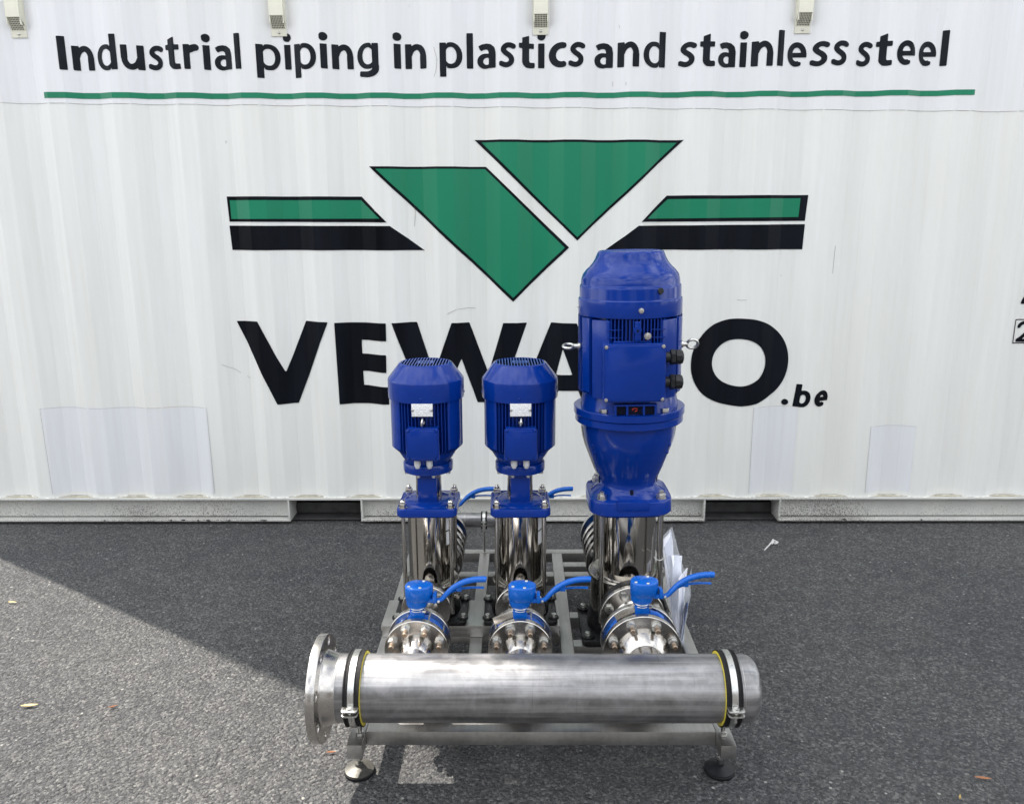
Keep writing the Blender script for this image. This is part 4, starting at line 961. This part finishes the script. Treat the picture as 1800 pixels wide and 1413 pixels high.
# ---------------------------------------------------------------- tall pump
def make_big():
    rz = RZ1 + .0005; k = .988; p = thing('vertical_pump', (PX[2] + .008, 2.435, rz + .0015), 'tall right pump with large blue motor and polished steel sleeve, document pouch at its side', 'pump')
    Z = lambda z: sc(z) - rz; T = Matrix.Translation((0, 0, -rz))
    L = lambda prof, n=72: G().lathe([(r * k, sc(z)) for r, z in prof], n, T)
    g = G(); g.prism(rrect(.152, .128, .02), 0, .022, None, .005)
    for sx in (-1, 1):
        for sy in (-1, 1): g.lathe([(0, .022), (.022, .022), (.021, .028), (0, .028)], 24, Matrix.Translation((sx * .133, sy * .095, 0)))
    g.lathe([(.128, .021), (.126, .055), (.121, .088), (0, .088)], 64)
    bp = part('base_plate', g, M['blackcast'], p)
    for sx in (-1, 1):
        for sy in (-1, 1): put('bolt', HEX12, bp, (sx * .133, sy * .095, .028))
    g = G(); g.lathe([(0, .085), (.117, .085), (.119, .10), (.117, .175), (.118, .190), (.1225, .199), (.1225, .205), (.118, .2085), (.106, .204), (.094, .198)], 72)
    for s in (-1, 1): g.lathe([(.050, .05), (.054, .110), (.062, .128), (.072, .140)], 48, Matrix.Translation((0, 0, MP.z - rz)) @ Matrix.Rotation(rad(90 * -s), 4, 'X'))
    part('pump_head', g, M['cast'], p)
    for s in (-1, 1):
        g = G(); g.lathe([(.05, .140), (.098, .140), (.0995, .142), (.0995, .168), (.05, .171)], 64, Matrix.Translation((0, 0, MP.z - rz)) @ Matrix.Rotation(rad(90 * -s), 4, 'X')); part('port_flange', g, M['blackcast'], p)
    g = G(); g.lathe([(.090, .198), (.090, Z(.585))], 110); part('sleeve', g, M['mirror'], p)
    g = G(); g.lathe([(.092, .197), (.0935, .2005), (.092, .205), (.0901, .206)], 90); part('sleeve_ring', g, M['steel'], p)
    for sx in (-1, 1):
        for sy in (-1, 1):
            g = G(); g.cyl((sx * .0905, sy * .0905, .07), (sx * .0905, sy * .0905, Z(.59)), .0090, 16); part('tie_rod', g, M['rodsteel'], p)
    # lantern
    oc = []
    R1, R2 = .131, .100
    for a in range(0, 360, 5):
        c, s_ = abs(math.cos(rad(a))), abs(math.sin(rad(a))); r = (c ** 4.2 + s_ ** 4.2) ** (-1 / 4.2) * .1285; r = min(r, .151); oc.append((r * math.cos(rad(a)), r * math.sin(rad(a))))
    g = G(); g.prism(oc, Z(.577), Z(.628), None, .007)
    g.lathe([(.118, Z(.626)), (.106, Z(.636)), (.0935, Z(.646)), (.088, Z(.656)), (.0895, Z(.672)), (.1005, Z(.694)), (.118, Z(.740)), (.132, Z(.778)), (.1395, Z(.806)), (.1435, Z(.834)), (.1450, Z(.862)), (0, Z(.862))], 72)
    g.box(-.050, .050, -.1320, -.110, Z(.600), Z(.632), None, .006)
    ln = part('lantern', g, M['motor'], p, ang=38)
    for sx in (-1, 1):
        for sy in (-1, 1):
            n = put('nut', NUT20, ln, (sx * .0905, sy * .0905, Z(.6275))); s_ = G(); s_.cyl((0, 0, .010), (0, 0, .024), .0075, 14); part('stud', s_, M['zinc'], n)
    g = G(); g.box(-.0045, .0045, -.0990, -.085, Z(.638), Z(.655)); part('drain_slot', g, M['dark'], ln)
    for s in (-1, 1):
        v = []; n = 14
        for j in range(n + 1):
            t = j / n; z = .650 + (.835 - .650) * t
            r = np.interp(z, [.65, .672, .694, .74, .778, .806, .834], [.088, .0895, .1005, .118, .132, .1395, .1435]) + .004
            a0, a1 = rad(180 + 2), rad(180 - 50)
            if s > 0: a0, a1 = rad(-2), rad(50)
            for q in range(6):
                a = a0 + (a1 - a0) * q / 5; v.append((r * math.cos(a), r * math.sin(a), Z(z)))
        f = [(j * 6 + q, j * 6 + q + 1, j * 6 + q + 7, j * 6 + q + 6) for j in range(n) for q in range(5)]
        part('coupling_guard', G().add(v, f), M['mirror'], p)
    g = G()
    for a in (-150, -32):
        for zz in (.795, .770):
            g = G(); r = np.interp(zz, [.74, .778, .806, .834], [.118, .132, .1395, .1435])
            g.lathe([(0, r + .0035), (.006, r + .0030), (.0075, r - .002)], 14, Matrix.Rotation(rad(a), 4, 'Z') @ Matrix.Translation((0, 0, Z(zz))) @ MX); part('guard_boss', g, M['motor'], ln)
    g = L([(0, .8615), (.166, .8615), (.1675, .8635), (.1675, .8825), (.166, .8845), (0, .8845)]); part('lantern_flange', g, M['motor'], p)
    g = L([(0, .8862), (.170, .8862), (.1715, .888), (.1715, .907), (.169, .909), (0, .909)]); mf = part('motor_flange', g, M['motor'], p)
    for a in (-127, -53, 37, 143): put('bolt', mkmesh('bolt', G().prism(circ(.0135, 6), 0, .012, None, .001), M['zinc']), mf, (.1485 * math.cos(rad(a)), .1485 * math.sin(rad(a)), Z(.909)))
    # bell under the housing, slotted window
    g = L([(.1505, .909), (.146, .935), (.138, .965), (.130, .970), (0, .97)], 72); part('end_bell', g, M['motor'], mf)
    Z0, Z1 = Z(.955), Z(1.190)
    g = L([(0, .955), (.128, .955), (.130, .962), (.131, .97), (.131, 1.19), (0, 1.19)])
    # parallel fins on the front, radial fins round the rest
    for j in range(-8, 9):
        x = j * .0102; y = -math.sqrt(.1535 ** 2 - x * x); g.box(x - .0016, x + .0016, y, -.10, Z0 + .004, Z1)
    fins(g, .122, .1555, Z0 + .004, Z1, [a for a in range(-36, 217, 5)], .003)
    for x in (-.063, .063):
        for z in (1.158, 1.135): g.box(x - .020, x + .020, -.1400, -.12, Z(z), Z(z) + .003)
    mt = part('motor_housing', g, M['motor'], p)
    for s in (-1, 1):
        g = G()
        # bevelled corner pads with parallel grooves
        T1 = Matrix.Rotation(rad(-90 + s * 40), 4, 'Z'); g.box(.120, .1560, -.030, .030, Z0 - .004, Z1 - .004, T1, .003)
        T1 = Matrix.Rotation(rad(-90 + s * 62), 4, 'Z'); g.box(.120, .1575, -.018, .018, Z0 + .01, Z1 - .002, T1, .002)
        g.box(s * .112 - .006, s * .112 + .006, -.060, .060, Z(.909), Z0, None, .002)
        part('foot_pad', g, M['motor'], mt)
    g = G(); g.lathe([(0, .1565), (.0105, .1565), (.012, .153), (0, .153)], 20, Matrix.Translation((.002, 0, Z(1.160))) @ Matrix.Rotation(rad(-90), 4, 'Z') @ MX); g.box(-.007, .011, -.155, -.14, Z(1.128), Z(1.185), None, .003)
    bs = part('lifting_boss', g, M['motor'], mt)
    g = G(); g.lathe([(0, .1572), (.0038, .1572), (.0038, .15), (0, .15)], 14, Matrix.Translation((.002, 0, Z(1.158))) @ Matrix.Rotation(rad(-90), 4, 'Z') @ MX); part('threaded_hole', g, M['dark'], bs)
    o = put('bolt', HEX12, mt, (.030, -.156, Z(1.143)), FWD)
    # fan cowl
    g = L([(.1500, 1.192), (.1560, 1.192), (.1568, 1.195), (.1568, 1.236), (.1562, 1.240), (.1535, 1.243), (.1530, 1.246), (.1525, 1.274), (.1518, 1.278), (.1495, 1.281), (.1487, 1.285), (.1475, 1.297), (.143, 1.311), (.134, 1.323), (.123, 1.333), (.113, 1.345), (.106, 1.357), (.101, 1.369), (.0985, 1.3755), (.0955, 1.379), (.090, 1.3798), (.0895, 1.377), (.097, 1.367), (.1455, 1.29), (.1545, 1.193)], 96)
    fc = part('fan_cover', g, M['motor'], p)
    g = G(); zt2 = Z(1.3775)
    for j in range(-10, 11):
        x = j * .0085; hh = math.sqrt(max(0, .0905 ** 2 - x * x)); g.box(x - .0017, x + .0017, -hh, hh, zt2 - .001, zt2 + .0012)
    for y in (-.055, -.018, .018, .055): hh = math.sqrt(.0905 ** 2 - y * y); g.box(-hh, hh, y - .002, y + .002, zt2 - .0012, zt2 + .0010)
    part('fan_grille', g, M['grille'], fc)
    g = G(); g.lathe([(0, zt2 - .03), (.092, zt2 - .032)], 40); part('fan', g, M['dark'], fc)  # plain dark disc, shade of the fan well put into its colour
    g = G(); g.lathe([(0, .003), (.0085, .003), (.0095, .001), (.0095, -.004), (0, -.004)], 24, Matrix.Rotation(rad(-63.5), 4, 'Z') @ Matrix.Translation((.1520, 0, Z(1.269))) @ MX); part('hole_plug', g, M['blackplastic'], fc)
    put('screw', nut_mesh('screw', .012, .004, 0, 0, M['zinc']), fc, (.011, -.1550, Z(1.216)), FWD)
    put('screw', SCR, fc, (-.155, -.01, Z(1.216)), (0, rad(-90), 0))
    # terminal box and glands
    g = G(); x0, x1, z0, z1 = -.097, .080, Z(.9535), Z(1.1240); g.box(x0, x1, -.170, -.120, z0 + .002, z1 - .002, None, .005); g.box(x0 + .03, x1 - .04, -.150, -.13, z1 - .004, z1 + .004, None, .002)
    tb = part('terminal_box', g, M['motor'], p)
    cx, cz = (x0 + x1) / 2, (z0 + z1) / 2; hx, hz = (x1 - x0) / 2, (z1 - z0) / 2
    g = G(); g.prism(rrect(hx, hz, .006), 0, .007, Matrix.Translation((cx, -.170, cz)) @ MY, .0015)
    c_ = .018; g.prism([(-hx + c_, -hz + .004), (hx - c_, -hz + .004), (hx - .004, -hz + c_), (hx - .004, hz - c_), (hx - c_, hz - .004), (-hx + c_, hz - .004), (-hx + .004, hz - c_), (-hx + .004, -hz + c_)], .007, .0105, Matrix.Translation((cx, -.170, cz)) @ MY, .0015)
    part('terminal_box_lid', g, M['motor'], tb)
    for sx in (-1, 1):
        for sz in (-1, 1): put('screw', nut_mesh('screw', .0085, .003, 0, 0, M['zinc'], washer=True) if (sx, sz) == (-1, -1) else bpy.data.meshes['screw.003'] if 'screw.003' in bpy.data.meshes else SCR, tb, (cx + sx * (hx - .008), -.177, cz + sz * (hz - .008)), FWD)
    for z in (Z(1.079), Z(1.0055)):
        g = G(); g.lathe([(0, 0), (.0150, 0), (.0150, .018), (.0190, .019)], 24, Matrix.Translation((x1 - .002, -.146, z)) @ MX); g.prism(circ(.0225, 6), .019, .033, Matrix.Translation((x1 - .002, -.146, z)) @ MX, .0015)
        g.prism(circ(.0215, 10), .034, .049, Matrix.Translation((x1 - .002, -.146, z)) @ MX, .001); g.lathe([(.0205, .049), (.019, .054), (.012, .057), (0, .0565)], 28, Matrix.Translation((x1 - .002, -.146, z)) @ MX)
        part('cable_gland', g, M['blackplastic'], tb)
    # window with the red shaft mark
    g = G(); wz0, wz1 = Z(.9105), Z(.9380)
    for x in (-.060, -.026, .022, .056): g.box(x - .003, x + .003, -.163, -.145, wz0, wz1)
    g.box(-.063, .059, -.163, -.145, wz1, wz1 + .005); part('window_frame', g, M['motor'], mf)
    g = G(); g.box(-.057, .053, -.1495, -.1485, wz0, wz1); part('window', g, M['dark'], mf)
    g = G(); g.tube([(-.008, -.151, wz0 + .011), (-.010, -.151, wz0 + .015), (-.004, -.151, wz0 + .0185), (.004, -.151, wz0 + .0165), (.0045, -.151, wz0 + .0120), (-.002, -.151, wz0 + .0095)], .0017, 6); part('shaft_mark', g, M['red'], mf)
    # eye bolts
    for s in (-1, 1):
        g = G(); cxx = s * .186; cz_ = Z(1.0960); tilt = .25 if s < 0 else .9
        cy = -.02
        if s < 0: pts = [(cxx + .0165 * math.cos(rad(a)), cy + .0165 * math.sin(rad(a)) * .95, cz_ + .0165 * math.sin(rad(a)) * .25) for a in range(0, 360, 15)]
        else: pts = [(cxx + .0165 * math.cos(rad(a)), cy - .0165 * math.sin(rad(a)) * .45, cz_ + .0165 * math.sin(rad(a)) * .85) for a in range(0, 360, 15)]
        g.tube(pts, .0042, 12, closed=True, up=(0, .3, 1) if s < 0 else (0, 1, .2)); g.cyl((s * .152, cy, cz_), (s * .171, cy, cz_), .0072, 16); g.cyl((s * .152, cy, cz_), (s * .158, cy, cz_), .011, 20)
        part('eye_bolt', g, M['zinc'], p)
    p.rotation_euler = (0, rad(-.9), 0)
    return p
make_big()

# ---------------------------------------------------------------- document pouch
def sheet(P00, P10, P01, P11, wave, nx=8, nz=18, th=.0008, seed=0, amp=.004):
    rs = random.Random(seed); ph = [rs.uniform(0, 6) for _ in range(4)]
    P00, P10, P01, P11 = map(Vector, (P00, P10, P01, P11)); v = []; f = []
    nrm = (P10 - P00).cross(P01 - P00).normalized()
    for side in (0, 1):
        for j in range(nz + 1):
            for i in range(nx + 1):
                s, t = i / nx, j / nz; p = P00 * (1 - s) * (1 - t) + P10 * s * (1 - t) + P01 * (1 - s) * t + P11 * s * t
                p = p + nrm * (amp * (math.sin(wave * t + ph[0] + 2 * s) + .6 * math.sin(wave * 2.3 * t * (1 + .3 * s) + ph[1]) + .5 * math.sin(5 * s + ph[2])) + (th if side else 0)); v.append(p)
    m = (nx + 1) * (nz + 1)
    for side in (0, 1):
        for j in range(nz):
            for i in range(nx):
                a = side * m + j * (nx + 1) + i; q = (a, a + 1, a + nx + 2, a + nx + 1); f.append(q if side else q[::-1])
    for j in range(nz):
        for i in (0, nx): a = j * (nx + 1) + i; b = a + nx + 1; f.append((a, b, b + m, a + m))
    for i in range(nx):
        for j in (0, nz): a = j * (nx + 1) + i; f.append((a, a + 1, a + 1 + m, a + m))
    return G().add([tuple(p) for p in v], f)
BO = Vector((.50, 2.43, .157)); bag = thing('document_pouch', BO, 'clear plastic pouch of white and blue papers tied beside the tall pump', 'document pouch')
def bp_(name, g, mat): o = part(name, g, mat, bag, ang=60); o.location = -BO; return o
bp_('paper', sheet((.494, 2.365, .170), (.518, 2.405, .158), (.457, 2.405, .480), (.492, 2.475, .486), 6, seed=1, th=.004, amp=.0025), M['paper'])
bp_('paper', sheet((.500, 2.346, .155), (.524, 2.365, .150), (.503, 2.350, .372), (.543, 2.425, .376), 5, seed=2, th=.002, amp=.002), M['paper'])
bp_('paper', sheet((.500, 2.372, .158), (.526, 2.392, .152), (.484, 2.412, .425), (.532, 2.452, .405), 6, seed=9, th=.002, amp=.004), M['paper'])
bp_('leaflet', sheet((.516, 2.338, .150), (.522, 2.352, .147), (.530, 2.340, .285), (.543, 2.395, .290), 5, seed=3, th=.0015, amp=.001), M['blueprint'])
bp_('plastic_sleeve', sheet((.508, 2.330, .147), (.526, 2.345, .145), (.515, 2.330, .320), (.552, 2.400, .390), 7, 12, 24, .0006, 4, .004), M['plastic'])
bp_('plastic_sleeve', sheet((.508, 2.335, .150), (.548, 2.370, .30), (.457, 2.405, .490), (.500, 2.475, .498), 7, 12, 24, .0006, 5, .004), M['plastic'])
g = G(); g.tube(catmull([(.418, 2.330, .455), (.428, 2.327, .447), (.440, 2.333, .442), (.450, 2.340, .446), (.462, 2.370, .440), (.470, 2.40, .425)], 3), .0013, 6); g.tube([(.447, 2.338, .446), (.455, 2.325, .452)], .0012, 6); bp_('cable_tie', g, M['wisp'])

# ---------------------------------------------------------------- litter on the asphalt
def leaf(x, y, s, rz, mat, lab, name='fallen_leaf', cat='leaf', curl=.25):
    P = [(-1, 0), (-.5, .20), (.1, .26), (.7, .12), (1, 0), (.7, -.10), (.1, -.22), (-.5, -.17)]
    v = [(0, 0, .0)] + [(a * s, b * s, .003 + curl * s * b * b * 3 + .08 * s * abs(a)) for a, b in P]; m = len(P)
    v2 = [(a, b, c + .0006) for a, b, c in v]
    f = [(0, 1 + i, 1 + (i + 1) % m) for i in range(m)]; f2 = [tuple(q + m + 1 for q in t)[::-1] for t in f]
    e = [(1 + i, 1 + (i + 1) % m, m + 2 + (i + 1) % m, m + 2 + i) for i in range(m)]
    o = part(name, G().add(v + v2, f + f2 + e), mat, None, ang=60); o.location = (x, y, .004); o.rotation_euler = (0, 0, rad(rz)); o['label'] = lab; o['category'] = cat; o['group'] = 'dry leaves on the asphalt'
leaf(-1.9975, 2.915, .020, -8, M['leaf'], 'small yellow leaf scrap farthest left on the sunlit asphalt')
leaf(-1.5214, 2.2254, .026, 8, M['leaf'], 'long pale yellow leaf on the sunlit asphalt at lower left')
leaf(-1.2594, 2.2198, .014, 30, M['leafbrown'], 'tiny orange leaf on the sunlit asphalt right of the pale leaf')
leaf(-.5322, 2.0036, .015, 5, M['leafbrown'], 'orange leaf scrap on the asphalt beside the big flange')
leaf(1.2455, 1.8988, .022, -10, M['leafbrown'], 'brown leaf on shaded asphalt at the lower right')
leaf(1.1463, 1.8266, .011, 60, M['leaf'], 'pale leaf fragment at the bottom right edge of the picture')
g = G(); g.tube(catmull([(1.115, 3.43, .004), (1.13, 3.45, .006), (1.15, 3.475, .009), (1.168, 3.50, .012), (1.185, 3.50, .010)], 4), .0035, 6, .002); g.tube([(1.165, 3.49, .008), (1.180, 3.515, .018), (1.195, 3.50, .012), (1.18, 3.485, .012)], .007, 6, .004)
o = part('tape_scrap', g, M['wisp'], None); o['label'] = 'crumpled white scrap of tape on the asphalt near the container'; o['category'] = 'litter'
